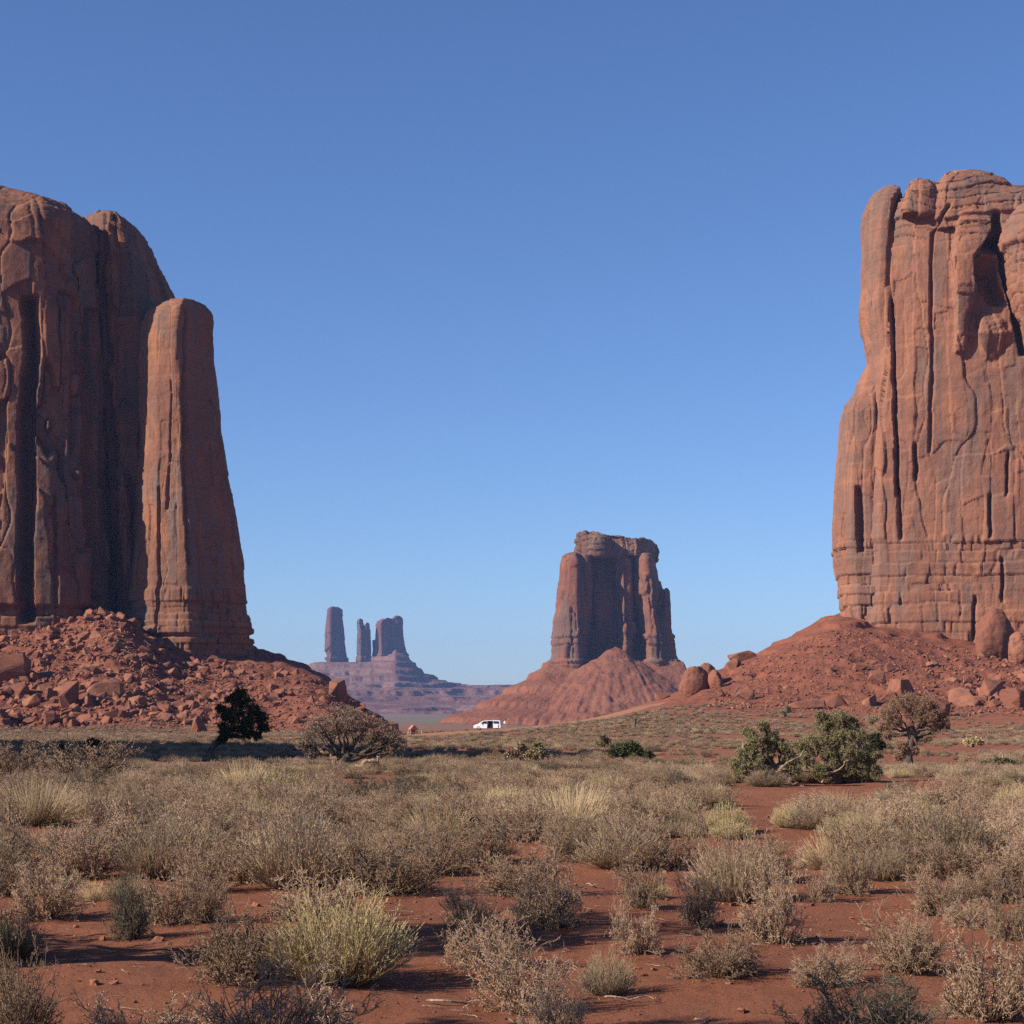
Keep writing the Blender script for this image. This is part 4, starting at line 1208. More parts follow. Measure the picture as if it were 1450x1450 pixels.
# scrub field behind the foreground: the largest as things, the rest one mass
def scrub_field():
    r = np.random.default_rng(77)
    N = 4100
    d = np.sqrt(r.uniform(11.0 ** 2, 58 ** 2, N)); px = r.uniform(-170, 1620, N)
    x = (px - HX) / F * d
    pat = fbm2(x / 2.2, d / 3.6, 3, 81)
    keep = (pat > np.where(d < 16.5, -.08, -.10)) & ((d > 14.5) | (r.uniform(size=N) < .5)) & ((px - 480) ** 2 / 90 ** 2 + (d - 60) ** 2 / 6 ** 2 > 1)
    fx = np.array([(q[0] - HX) / F * EYE * F / (q[1] - HY) for q in FG]); fy = np.array([EYE * F / (q[1] - HY) for q in FG])
    for a, b in zip(fx, fy):
        keep &= np.hypot(x - a, d - b) > np.where(d < 17, .62, .45)
    for tx, ty, tw_ in ((487, 44, 95), (1078, 33, 60), (1182, 34, 85), (1285, 43, 60), (762, 46, 30), (728, 46, 30)):
        keep &= ~((np.abs(px - tx) < tw_) & (d < ty * 1.03) & (d > ty * .80))
    x, d, px = x[keep], d[keep], px[keep]
    W = r.uniform(.36, .84, len(x)) * np.where(d < 16.5, .62, 1.0) * np.where(d > 45, 1.15, 1.0); hh = W * r.uniform(.46, .68, len(x)) * np.interp(d, [16, 22, 45, 60], [1, .82, .6, .42])
    kd = r.uniform(0, 1, len(x)); z = H(x, d)
    kind = np.where(kd < .56, 'B', np.where(kd < .75, 'S', np.where(kd < .87, 'G', np.where(kd < .955, 'R', 'D'))))
    hh = np.where((kind == 'G') | (kind == 'R'), hh * .75, hh); W = np.where((kind == 'G') | (kind == 'R'), W * .8, W)
    kind = np.where((kind == 'D') & (d < 30), 'B', kind)
    order = np.argsort(d / W)
    return [(x[i], d[i], z[i], W[i], hh[i], kind[i], px[i]) for i in order]
SF = scrub_field()
LABS = {'B': ('dry twiggy brown bush in the dense scrub between bare sand and trees', 'brown bushes in the middle scrub'),
        'S': ('olive tan fine stemmed bush in the dense scrub before the trees', 'olive bushes in the middle scrub'),
        'G': ('straw coloured grass clump in the dense scrub before the trees', 'straw clumps in the middle scrub'),
        'R': ('yellow green clump in the dense scrub before the trees', 'yellow green clumps in the middle scrub'),
        'D': ('dark olive bush in the dense scrub before the trees', 'dark bushes in the middle scrub')}
KLIST = [(k, i) for k in 'BSGRD' for i in range(len(ALLM[k]))]
KIDX = {q: i for i, q in enumerate(KLIST)}
ALLMESH = [ALLM[k][i] for k, i in KLIST]
cnt = 0; rest = []
for q in SF:
    if cnt < 270 and abs(q[6] - 725) < 760:
        put_bush(0, 0, 0, 0, q[5], LABS[q[5]][0], LABS[q[5]][1], xyz=q[:5]); cnt += 1
    else:
        rest.append(q)

def far_scrub():
    r = np.random.default_rng(88)
    N = 74000
    d = np.sqrt(r.uniform(57 ** 2, 470 ** 2, N)); px = r.uniform(-170, 1620, N)
    x = (px - HX) / F * d
    pat = fbm2(x / 14.0, d / 22.0, 4, 91)
    right = sst(px, 800, 1100)
    dens = (.40 - .22 * right) * (1 - .55 * sst(d, 330, 470) * right)
    keep = r.uniform(size=N) < np.clip(dens + pat * .55, 0, 1)
    keep &= road_dist(x, d) > np.where(px < 780, 19.0, 8.0)
    tm = talus_mask(x, d); keep &= r.uniform(size=N) > tm * .97
    hid = (px > 560) & (px < 840) & (d > 370); keep &= ~hid
    x, d = x[keep], d[keep]
    W = r.uniform(.35, .85, len(x)) * (1 + .3 * sst(d, 150, 350)); hh = W * r.uniform(.36, .52, len(x)) * np.where(d < 80, .8, 1.0)
    kd = r.uniform(size=len(x)); pick = np.array([KIDX[('B', i % 7)] if kd[i] < .58 else KIDX[('S', i % 3)] if kd[i] < .95 else KIDX[('G', i % 2)] if kd[i] < .975 else KIDX[('D', i % 2)] for i in range(len(x))])
    return x, d, H(x, d), W, hh, pick
fx_, fd_, fz_, fw_, fh_, fk_ = far_scrub()
rx = np.array([q[0] for q in rest]); rd_ = np.array([q[1] for q in rest]); rz_ = np.array([q[2] for q in rest])
rw_ = np.array([q[3] for q in rest]); rh_ = np.array([q[4] for q in rest]); rk_ = np.array([KIDX[(q[5], i % len(ALLM[q[5]]))] for i, q in enumerate(rest)])
ax, ad, az_, aw, ah, ak = (np.concatenate(t) for t in ((fx_, rx), (fd_, rd_), (fz_, rz_), (fw_, rw_), (fh_, rh_), (fk_, rk_)))
mw = np.array([MH[m.name][0] for m in ALLMESH])[ak]; mh = np.array([MH[m.name][1] for m in ALLMESH])[ak]
scatter_obj('scrub', np.stack([ax, ad, az_ - .02], 1), np.stack([0 * ax, 0 * ax, rng.uniform(0, 6.28, len(ax))], 1),
            np.stack([aw / mw, aw / mw, ah / mh], 1), ak, ALLMESH, 'low grey brown scrub covering the plain back to the slopes')

# ------------------------------------------------------------------ trees
def tube_mesh(name, paths, mat, sides=7):
    """paths: list of (points (k,3), radii (k,))"""
    V, Q, n = [], [], 0
    for P, r in paths:
        P = np.asarray(P, float); k = len(P)
        T = np.gradient(P, axis=0); T = unit(T)
        ref = np.array([.3, .2, 1.0]) if abs(T[0, 2]) < .85 else np.array([1.0, .2, 0])
        for i in range(k):
            U = np.cross(T[i], ref); U /= np.linalg.norm(U); W = np.cross(T[i], U)
            for s in range(sides):
                a = 2 * math.pi * s / sides
                V.append(P[i] + (U * math.cos(a) + W * math.sin(a)) * r[i] * (1 + .16 * math.sin(3 * a + i)))
        for i in range(k - 1):
            for s in range(sides):
                s2 = (s + 1) % sides
                Q.append((n + i * sides + s, n + i * sides + s2, n + (i + 1) * sides + s2, n + (i + 1) * sides + s))
        n += k * sides
    return mesh_np(name, V, Q, mat, True)

def bez(p0, p1, p2, k, rg, jit):
    t = np.linspace(0, 1, k)[:, None]
    P = (1 - t) ** 2 * p0 + 2 * t * (1 - t) * p1 + t * t * p2
    J = rg.normal(size=(k, 3)) * jit; J[0] = 0
    return P + J

def make_tree(name, px, by, scale_px, trunk, clumps, leafmat, bark, label, cat='tree', seed=0, twigs=60, leaves=6, leaf_len=.06, leaf_w=.035,
              limb_r=.5, group=None, extra_mat=None, fork=.75, twig_r=.006, tw_len=1.0, depth=None, extra=()):
    """trunk: [(dx px, dy up px, radius px)], clumps: [(dx px, up px, radius px[, depth px])] in photograph pixels about the base"""
    rg = np.random.default_rng(seed)
    d = depth if depth else depth_of(px, by, 12, 500)
    x = (px - HX) / F * d; z = Hs(x, d); k = d / F
    root = empty(name, (x, d, z))
    tag(root, label, cat, group)
    T = np.array([(a * k, (rg.uniform(-1, 1) * 2 * k if i else 0), u * k) for i, (a, u, r) in enumerate(trunk)]); TR = np.array([r * k for a, u, r in trunk])
    T[0, 2] -= .15
    s = np.linspace(0, 1, len(T)); f = np.linspace(0, 1, 12)
    TP = np.stack([np.interp(f, s, T[:, i]) for i in range(3)], 1); TRR = np.interp(f, s, TR)
    TP[1:-1] += rg.normal(size=(10, 3)) * TR.mean() * .12
    paths = [(TP, TRR)]
    B = Bits()
    for c in clumps:
        cx, cu, cr = c[:3]; cy = c[3] if len(c) > 3 else rg.uniform(-.6, .6) * cr
        C = np.array([cx * k, cy * k, cu * k]); R = cr * k
        t0 = rg.uniform(fork, 1.0); i0 = int(t0 * 11)
        p0 = TP[i0]; mid = (p0 + C) / 2 + np.array([rg.normal() * .15, rg.normal() * .15, -.12 * np.linalg.norm(C - p0)])
        P = bez(p0, mid, C, 9, rg, np.linalg.norm(C - p0) * .025)
        r0 = min(TRR[i0] * limb_r, TRR[i0]) * (.7 + .6 * rg.uniform())
        paths.append((P, np.linspace(r0, max(r0 * .2, .006), 9)))
        for q in range(5):
            t = rg.uniform(.45, 1); a, dd = along(P[None], np.array([0]), np.array([t]))
            e = C + unit(rg.normal(size=3)) * R * rg.uniform(.5, .95)
            Pb = bez(a[0], (a[0] + e) / 2 + rg.normal(size=3) * .12 * R, e, 6, rg, R * .04)
            paths.append((Pb, np.linspace(r0 * .32, .005, 6)))
        # twigs filling the clump
        n = twigs
        o = unit(rg.normal(size=(n, 3))) * (rg.uniform(.15, 1, n) ** .5)[:, None] * np.array([1, 1, .8])
        P0 = C + o * R * .62
        D = unit(o + rg.normal(size=(n, 3)) * .55 + np.array([0, 0, .25]))
        L = R * rg.uniform(.22, .55, n) * tw_len
        Pt, De = grow(P0, D, L, 3, rg, .25, .05)
        B.path(Pt, np.outer(np.ones(n), np.array([1.3, 1, .8, .5]) * twig_r), np.outer(np.ones(n), np.array([0, .15, .3, .5])))
        n2 = n * 4; idx = np.repeat(np.arange(n), 4); p, dd = along(Pt, idx, rg.uniform(.2, 1, n2))
        d2 = unit(dd + rg.normal(size=(n2, 3)) * .7)
        Q, _ = grow(p, d2, L[idx] * rg.uniform(.3, .7, n2), 2, rg, .3, .05)
        B.path(Q, np.outer(np.ones(n2), np.array([.7, .55, .35]) * twig_r), np.outer(np.ones(n2), np.array([.3, .6, .9])))
        if leaves:
            n3 = n2 * leaves; idx = np.repeat(np.arange(n2), leaves); p, dd = along(Q, idx, rg.uniform(0.1, 1, n3))
            B.leaves(p + rg.normal(size=(n3, 3)) * leaf_len * .25, unit(dd + rg.normal(size=(n3, 3)) * .9), rg.uniform(.6, 1.3, n3) * leaf_len, leaf_w, rg.uniform(.6, 1.1, n3), rg)
    epaths = paths if extra_mat is None else []
    for e in extra:
        E = np.array([(a * k, b * k, u * k) for a, b, u, r in e]); er_ = np.array([r * k for a, b, u, r in e])
        s = np.linspace(0, 1, len(E)); f = np.linspace(0, 1, 14)
        EP = np.stack([np.interp(f, s, E[:, i]) for i in range(3)], 1); EP[1:-1] = (EP[:-2] + EP[1:-1] * 2 + EP[2:]) / 4
        EP[1:] += rg.normal(size=(13, 3)) * er_.mean() * .5
        epaths.append((EP, np.interp(f, s, er_)))
    if extra_mat is not None: link('bare_limb', tube_mesh('bare_limb', epaths, extra_mat), root)
    link('trunk', tube_mesh('trunk', paths, bark), root)
    link('crown', B.mesh('crown', leafmat), root)
    return root

# bare tree on the left of centre
make_tree('bare_tree', 487, 1092, 1, [(0, -2, 14), (0, 8, 12), (1, 18, 10), (3, 28, 7)],
          [(-50, 50, 20), (-34, 66, 22), (-58, 36, 12), (-12, 78, 20), (10, 76, 22), (32, 68, 22), (52, 58, 20), (68, 46, 20), (80, 38, 14), (-22, 50, 18), (20, 52, 18), (46, 40, 18), (0, 58, 18), (64, 28, 14), (-46, 26, 10, -4)],
          M_DEADTWIG, M_BARK_DARK, 'wide bare twiggy tree with a pale split trunk, in front of the scree nose', seed=3, twigs=84, leaves=1, leaf_len=.05, leaf_w=.014, limb_r=.34, fork=.45, twig_r=.008, extra_mat=M_BARK_DEAD,
          extra=[[(-2, -2, 2, 7), (-10, -3, 14, 6), (-20, -3, 24, 4), (-34, -2, 31, 2), (-48, 0, 38, 1)], [(2, -2, 4, 5), (20, -3, 8, 4), (40, -3, 14, 3), (58, -2, 22, 1.5)]])
# juniper in the shadow band, its shade painted into near-black leaves
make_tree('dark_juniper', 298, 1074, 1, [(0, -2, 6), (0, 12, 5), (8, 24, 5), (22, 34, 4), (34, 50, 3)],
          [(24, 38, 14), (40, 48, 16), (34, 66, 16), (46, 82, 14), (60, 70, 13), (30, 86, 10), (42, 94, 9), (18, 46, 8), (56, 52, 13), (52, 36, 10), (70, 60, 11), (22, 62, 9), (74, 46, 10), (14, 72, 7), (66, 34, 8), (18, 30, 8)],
          M_JUNIPER_DARK_SHADE, M_BARK_DARK, 'leaning juniper in the shadow band, shade painted into its black leaves', seed=4, twigs=60, leaves=4, leaf_len=.10, leaf_w=.05, limb_r=.5, fork=.6, twig_r=.008, depth=86)
# green junipers
make_tree('green_juniper', 1078, 1112, 1, [(0, -2, 11), (6, 8, 10), (16, 18, 7), (14, 30, 5), (10, 44, 4)],
          [(-22, 26, 15), (-6, 34, 15), (-24, 44, 13), (-8, 62, 15), (14, 66, 15), (26, 56, 13), (36, 48, 10), (-18, 74, 9), (2, 84, 9), (-30, 16, 10), (10, 44, 11), (-14, 52, 12), (44, 20, 10), (40, 33, 10), (-38, 30, 9), (30, 12, 9)],
          M_JUNIPER, M_BARK_DARK, 'loose green juniper with bare grey limbs, left of the denser juniper', seed=5, twigs=58, leaves=11, leaf_len=.05, leaf_w=.009, fork=.5, twig_r=.006, limb_r=.4, extra_mat=M_BARK,
          extra=[[(0, -4, 2, 4), (-16, -6, 12, 3), (-26, -6, 30, 2), (-26, -4, 60, 1)], [(6, -4, 12, 3), (18, -6, 11, 2.6), (34, -8, 5, 2), (48, -8, 2, 1.4), (58, -8, -2, 1)], [(14, -4, 14, 1.8), (28, -6, 22, 1.5), (34, -6, 33, 1.2), (52, -6, 38, .9), (60, -6, 50, .6)]])
make_tree('green_juniper', 1182, 1110, 1, [(0, -2, 8), (4, 12, 7), (-4, 30, 5), (-8, 52, 4)],
          [(-44, 34, 16), (-24, 20, 16), (-30, 58, 19), (-12, 82, 18), (8, 92, 17), (24, 82, 17), (34, 66, 15), (8, 68, 18), (-14, 60, 17), (20, 44, 18), (36, 36, 17), (50, 26, 12), (0, 30, 17), (22, 20, 15), (-48, 52, 12), (-8, 44, 16), (-20, 96, 8), (40, 14, 12), (-60, 20, 12), (58, 14, 10), (54, 40, 11), (-62, 38, 9)],
          M_JUNIPER, M_BARK_DARK, 'dense rounded green juniper, the larger of the two, right of the loose one', seed=6, twigs=62, leaves=11, leaf_len=.05, leaf_w=.009, fork=.4, twig_r=.006, limb_r=.4, extra_mat=M_BARK,
          extra=[[(-20, -10, 2, 1.8), (-8, -13, 16, 1.5), (6, -14, 22, 1.2), (14, -14, 33, .9), (28, -14, 38, .6)]])
make_tree('brown_juniper', 1285, 1086, 1, [(0, -2, 8), (0, 14, 7), (6, 30, 6), (8, 46, 6), (4, 58, 4)],
          [(-30, 74, 14), (-16, 86, 16), (4, 94, 16), (24, 90, 16), (40, 80, 14), (50, 68, 12), (28, 70, 14), (8, 74, 15), (-20, 62, 13), (-34, 56, 11), (40, 56, 11), (54, 58, 8), (-8, 28, 10), (-12, 14, 9), (8, 22, 8), (28, 40, 7), (-28, 44, 8)],
          M_RUSTY, M_BARK_DARK, 'rust brown juniper with a crooked dark trunk, right of the green junipers', seed=7, twigs=96, leaves=6, leaf_len=.05, leaf_w=.014, limb_r=.4, fork=.6, twig_r=.006)
make_tree('small_bare_tree', 899, 1032, 1, [(0, -1, 2), (0, 8, 1.6), (1, 14, 1.2)], [(-6, 18, 5), (0, 22, 6), (6, 19, 5), (8, 13, 3)], M_DEADTWIG, M_BARK_DARK,
          'small bare bushy tree alone on the scrub slope', seed=8, twigs=22, leaves=1, leaf_len=.08, leaf_w=.04, twig_r=.02, fork=.5)
def shrub(px, by, clumps, mat, label, seed, name='shrub', leaf=.09, dep=None):
    return make_tree(name, px, by, 1, [(0, -1, 2.2), (0, 5, 1.8), (1, 9, 1.2)], clumps, mat, M_BARK_DARK, label, 'shrub', seed, 50, 4, leaf, leaf * .55, .5, fork=.2, twig_r=.008, depth=dep)
shrub(888, 1080, [(-20, 10, 10), (-8, 18, 11), (6, 20, 10), (18, 14, 10), (28, 8, 8), (0, 8, 11), (36, 5, 5)], M_JUNIPER_DARK_SHADE, 'rounded shrub on the scrub below the road, shade painted into black leaves', 11, dep=84)
shrub(762, 1080, [(-8, 10, 8), (4, 16, 9), (8, 8, 8), (0, 24, 6)], M_JUNIPER, 'dark green shrub near the middle of the scrub', 12)
shrub(728, 1080, [(-8, 10, 7), (4, 14, 7), (12, 8, 7), (10, 22, 5)], M_SAGE, 'grey loose shrub left of the dark green shrub', 13)
shrub(855, 1062, [(-6, 8, 7), (4, 12, 7), (8, 6, 6), (-2, 18, 5)], M_JUNIPER, 'olive shrub left of the black rounded shrub', 14)
shrub(1238, 1068, [(-10, 8, 8), (0, 14, 10), (10, 12, 9), (4, 24, 8), (-4, 22, 7)], M_JUNIPER_DARK_SHADE, 'dark green shrub between the green and brown junipers', 15)
shrub(1112, 1016, [(-4, 7, 6), (4, 10, 6), (2, 14, 4)], M_JUNIPER, 'small green shrub behind the loose juniper', 16, leaf=.2)
shrub(1236, 1026, [(-4, 6, 6), (4, 7, 6), (0, 10, 4)], M_JUNIPER, 'small green shrub on the slope above the dark green shrub', 17, leaf=.2)
shrub(1378, 1058, [(-8, 6, 7), (2, 9, 7), (10, 6, 7)], M_RABBIT, 'bright green round shrub on red soil at the right', 18, leaf=.12)
shrub(136, 1072, [(-16, 14, 8), (-6, 22, 9), (6, 20, 9), (16, 14, 9), (0, 10, 10)], M_JUNIPER_DARK_SHADE, 'twiggy shrub in the shadow band, shade painted black, left of the black juniper', 19, dep=84)
shrub(86, 1066, [(-8, 10, 6), (2, 16, 7), (10, 12, 6)], M_JUNIPER_DARK_SHADE, 'thin black shrub left of the black twiggy one', 20, dep=90)
shrub(1412, 1092, [(-14, 6, 8), (0, 10, 9), (14, 8, 9), (28, 6, 8)], M_JUNIPER_DARK_SHADE, 'low black shrub at the right edge of the scrub', 21)
shrub(1236, 1066, [(24, 6, 5)], M_JUNIPER_DARK_SHADE, 'tiny dark shrub right of the dark green shrub', 22)
# the trees beside and behind the camera that shade the foreground
def side_tree(x, y, h, seed, label):
    rg = np.random.default_rng(seed); k = F / 10.0
    cl = [(rg.uniform(-.34, .34) * h * k, rg.uniform(.35, .92) * h * k, rg.uniform(.10, .17) * h * k, rg.uniform(-.34, .34) * h * k) for _ in range(13)]
    t = make_tree('juniper_tree', HX, 1090, 1, [(0, -2, .06 * h * k), (4, .2 * h * k, .05 * h * k), (-3, .4 * h * k, .035 * h * k), (2, .6 * h * k, .02 * h * k)], cl, M_JUNIPER, M_BARK, label, seed=seed, twigs=60, leaves=4, leaf_len=.05, leaf_w=.03, depth=10.0)
    t.location = (x, y, Hs(x, y))
side_tree(-4.7, 10.5, 3.4, 61, 'green juniper just beyond the left edge, shading the sand')
side_tree(-4.2, 6.2, 3.9, 63, 'tall juniper left of the viewer shading the bottom edge')
side_tree(-3.6, 7.1, 2.1, 64, 'short juniper left of the viewer shading the bottom left corner')

# ------------------------------------------------------------------ fallen sticks on the sand
def sticks():
    rg = np.random.default_rng(5)
    spots = [(660, 1418, 110, 'long pale bent stick on the sand below the lobed bush'), (118, 1282, 40, 'short bleached stick on bare sand by the leafy bush at left'),
             (890, 1412, 70, 'pale stick lying under the rounded upright bush'), (838, 1258, 14, 'tiny white stick on sand at centre'),
             (1000, 1442, 34, 'forked bleached twig on the sand near the bottom edge'), (730, 1445, 30, 'thin pale twig at the bottom below the long bent stick')]
    for px, py, w, lab in spots:
        d = EYE * F / (py - HY); k = d / F; x = (px - HX) * k
        n = 9; t = np.linspace(-.5, .5, n)
        P = np.stack([t * w * k, np.cumsum(rg.normal(size=n)) * .03, .012 + np.abs(np.sin(t * 5)) * .02], 1)
        paths = [(P, np.linspace(.008, .003, n))]
        P2 = np.stack([t * w * k * .4 + .1 * w * k, .06 + t * .12, .014 + 0 * t], 1); paths.append((P2, np.linspace(.004, .002, n)))
        o = link('stick', tube_mesh('stick', paths, M_BARK, 5), None, (x, d, Hs(x, d)))
        tag(o, lab, 'stick')
sticks()

# ------------------------------------------------------------------ pebbles and twig litter on the sand
def litter():
    r = np.random.default_rng(15); N = 9000
    d = np.sqrt(r.uniform(7.5 ** 2, 26 ** 2, N)); x = r.uniform(-.31, .31, N) * d
    w = .006 + .007 * r.pareto(2.2, N); w = np.minimum(w, .05)
    tw = r.uniform(size=N) < .22
    tm_ = []
    for i in range(3):
        q = np.random.default_rng(70 + i); t = np.linspace(-.5, .5, 6)
        P = np.stack([t, np.cumsum(q.normal(size=6)) * .06, .03 + .04 * np.abs(np.sin(t * 6 + i))], 1)
        tm_.append(tube_mesh('twig', [(P, np.linspace(.022, .01, 6))], M_BARK, 4))
    idx = np.where(tw, r.integers(6, 9, N), r.integers(0, 6, N))
    ln = r.uniform(.04, .15, N)
    sc_ = np.where(tw[:, None], ln[:, None] * np.ones(3), w[:, None] * np.array([1, .85, .7]))
    scatter_obj('litter', np.stack([x, d, H(x, d) + np.where(tw, .003, w * .2)], 1), np.stack([0 * x, 0 * x, r.uniform(0, 6.28, N)], 1), sc_, idx, ROCKS + tm_, 'small pebbles and broken twigs lying on the red sand')
litter()

# ------------------------------------------------------------------ van, person, stall, table, posts
M_WHITE = flat_mat('white_paint', (.80, .80, .82), .3)
M_GLASS = flat_mat('dark_glass', (.02, .022, .028), .1)
M_TYRE = flat_mat('tyre_rubber', (.02, .02, .02), .8)
M_RIM = flat_mat('wheel_alloy', (.35, .35, .36), .35, .8)
M_INNER = flat_mat('van_interior', (.035, .035, .045), .8)
M_LAMP = flat_mat('headlight_lens', (.55, .57, .6), .15)
M_REDLAMP = flat_mat('tail_light_lens', (.30, .02, .02), .2)
M_TIMBER = flat_mat('red_timber', (.36, .15, .09), .85)
M_PALEWOOD = flat_mat('pale_post', (.55, .47, .34), .85)
M_SHIRT = flat_mat('cream_cloth', (.72, .66, .54), .9)
M_TROUSER = flat_mat('tan_cloth', (.34, .24, .16), .9)
M_SKIN = flat_mat('skin', (.42, .25, .17), .6)
M_HAIR = flat_mat('dark_hair', (.03, .022, .018), .7)

def extrude(profile, y0, y1, name, mat, parent, inset=0.0, bevel=.03, top=None):
    """side outline (x,z) extruded across the width, the part above the belt line leaning inwards"""
    bm = bmesh.new()
    ring = []
    for y, sgn in ((y0, 1), (y1, -1)):
        vs = []
        for x, z in profile:
            lean = max(0, z - 1.0) * inset
            vs.append(bm.verts.new((x, y + sgn * lean, z)))
        ring.append(vs)
    n = len(profile)
    bm.faces.new(ring[0]); bm.faces.new(ring[1][::-1])
    for i in range(n):
        j = (i + 1) % n
        bm.faces.new((ring[0][j], ring[0][i], ring[1][i], ring[1][j]))
    bmesh.ops.recalc_face_normals(bm, faces=bm.faces)
    if bevel: bmesh.ops.bevel(bm, geom=list(bm.edges), offset=bevel, segments=2, affect='EDGES', clamp_overlap=True)
    me = bpy.data.meshes.new(name); bm.to_mesh(me); bm.free(); me.materials.append(mat)
    return link(name, me, parent)

def box_mesh(name, lo, hi, mat, parent, bevel=.02):
    (x0, y0, z0), (x1, y1, z1) = lo, hi
    return extrude([(x0, z0), (x1, z0), (x1, z1), (x0, z1)], y0, y1, name, mat, parent, 0, bevel)

def wheel(parent, x, y):
    def cyl(r, w, name, mat, par, ir=0):
        bm = bmesh.new(); n = 28
        prof = [(ir, -w / 2), (r * .94, -w / 2), (r, -w / 2 + .03), (r, w / 2 - .03), (r * .94, w / 2), (ir, w / 2)]
        rows = [[bm.verts.new((math.cos(2 * math.pi * i / n) * a, b, math.sin(2 * math.pi * i / n) * a)) for i in range(n)] for a, b in prof]
        for r0, r1 in zip(rows[:-1], rows[1:]):
            for i in range(n):
                bm.faces.new((r0[i], r0[(i + 1) % n], r1[(i + 1) % n], r1[i]))
        for i in range(n): bm.faces.new((rows[-1][i], rows[-1][(i + 1) % n], rows[0][(i + 1) % n], rows[0][i]))
        bmesh.ops.recalc_face_normals(bm, faces=bm.faces)
        me = bpy.data.meshes.new(name); bm.to_mesh(me); bm.free(); me.materials.append(mat)
        return link(name, me, par)
    w = empty('wheel', (0, 0, 0)); w.parent = parent; w.location = (x, y, .34)
    cyl(.34, .22, 'tyre', M_TYRE, w, .22); cyl(.215, .19, 'rim', M_RIM, w, .02)

def build_van():
    d = 338.0; px = 691.0; x = (px - HX) / F * d
    van = empty('minivan', (x, d, Hs(x, d) + .02), math.radians(-7))
    tag(van, 'white minivan with its dark sliding door open, parked on the dirt road', 'van')
    W = .98
    front = [(-2.50, .30), (-2.58, .55), (-2.54, .80), (-2.35, .95), (-1.70, 1.10), (-.95, 1.62), (-.62, 1.70), (-.02, 1.74), (-.02, .28)]
    rear = [(1.06, .28), (1.06, 1.76), (2.20, 1.74), (2.36, 1.62), (2.46, 1.00), (2.50, .60), (2.44, .32)]
    body = extrude(front, -W, W, 'body', M_WHITE, van, .14, .05)
    extrude(rear, -W, W, 'rear_body', M_WHITE, van, .14, .05)
    box_mesh('roof', (-.06, -W + .12, 1.66), (1.10, W - .12, 1.765), M_WHITE, van, .02)
    box_mesh('floor_pan', (-.06, -W + .03, .28), (1.10, W - .03, .42), M_INNER, van, .01)
    box_mesh('far_side', (-.06, W - .10, .42), (1.10, W - .02, 1.66), M_INNER, van, .01)
    box_mesh('seat', (.35, -.5, .42), (.85, .4, .85), M_INNER, van, .05); box_mesh('seat_back', (.75, -.5, .80), (.92, .4, 1.35), M_INNER, van, .05)
    # windows proud of the skin, on both flanks
    for sgn in (-1, 1):
        def pane(pts, name='window'):
            bm = bmesh.new()
            lo = [bm.verts.new((a, sgn * (W - max(0, z - 1.0) * .14 + .006), z)) for a, z in pts]
            hi = [bm.verts.new((a, sgn * (W - max(0, z - 1.0) * .14 - .05), z)) for a, z in pts]
            k = len(pts); bm.faces.new(lo); bm.faces.new(hi[::-1])
            for i in range(k): bm.faces.new((lo[i], hi[i], hi[(i + 1) % k], lo[(i + 1) % k]))
            bmesh.ops.recalc_face_normals(bm, faces=bm.faces)
            me = bpy.data.meshes.new(name); bm.to_mesh(me); bm.free(); me.materials.append(M_GLASS); link(name, me, van)
        pane([(-1.30, 1.14), (-.10, 1.16), (-.10, 1.62), (-.72, 1.60)])
        pane([(1.12, 1.18), (2.26, 1.16), (2.14, 1.60), (1.12, 1.64)])
    # slid-back door, windscreen, mirrors, lamps, wheels
    dr = box_mesh('door', (1.08, -W - .10, .36), (2.02, -W - .03, 1.12), M_WHITE, van, .02)
    extrude([(-1.66, 1.13), (-1.62, 1.10), (-.97, 1.58), (-1.01, 1.615)], -W + .20, W - .20, 'windscreen', M_GLASS, van, 0, .005)
    for sgn in (-1, 1):
        y0 = sgn * (W + .11)
        box_mesh('mirror', (-1.12, min(y0 - .1, y0 + .1), 1.06), (-.98, max(y0 - .1, y0 + .1), 1.22), M_WHITE, van, .03)
        box_mesh('headlight', (-2.57, sgn * .78 - .16, .72), (-2.30, sgn * .78 + .16, .86), M_LAMP, van, .03)
        box_mesh('tail_light', (2.40, sgn * .86 - .1, .85), (2.49, sgn * .86 + .1, 1.25), M_REDLAMP, van, .02)
        for wx in (-1.62, 1.52): wheel(van, wx, sgn * (W - .10))
build_van()

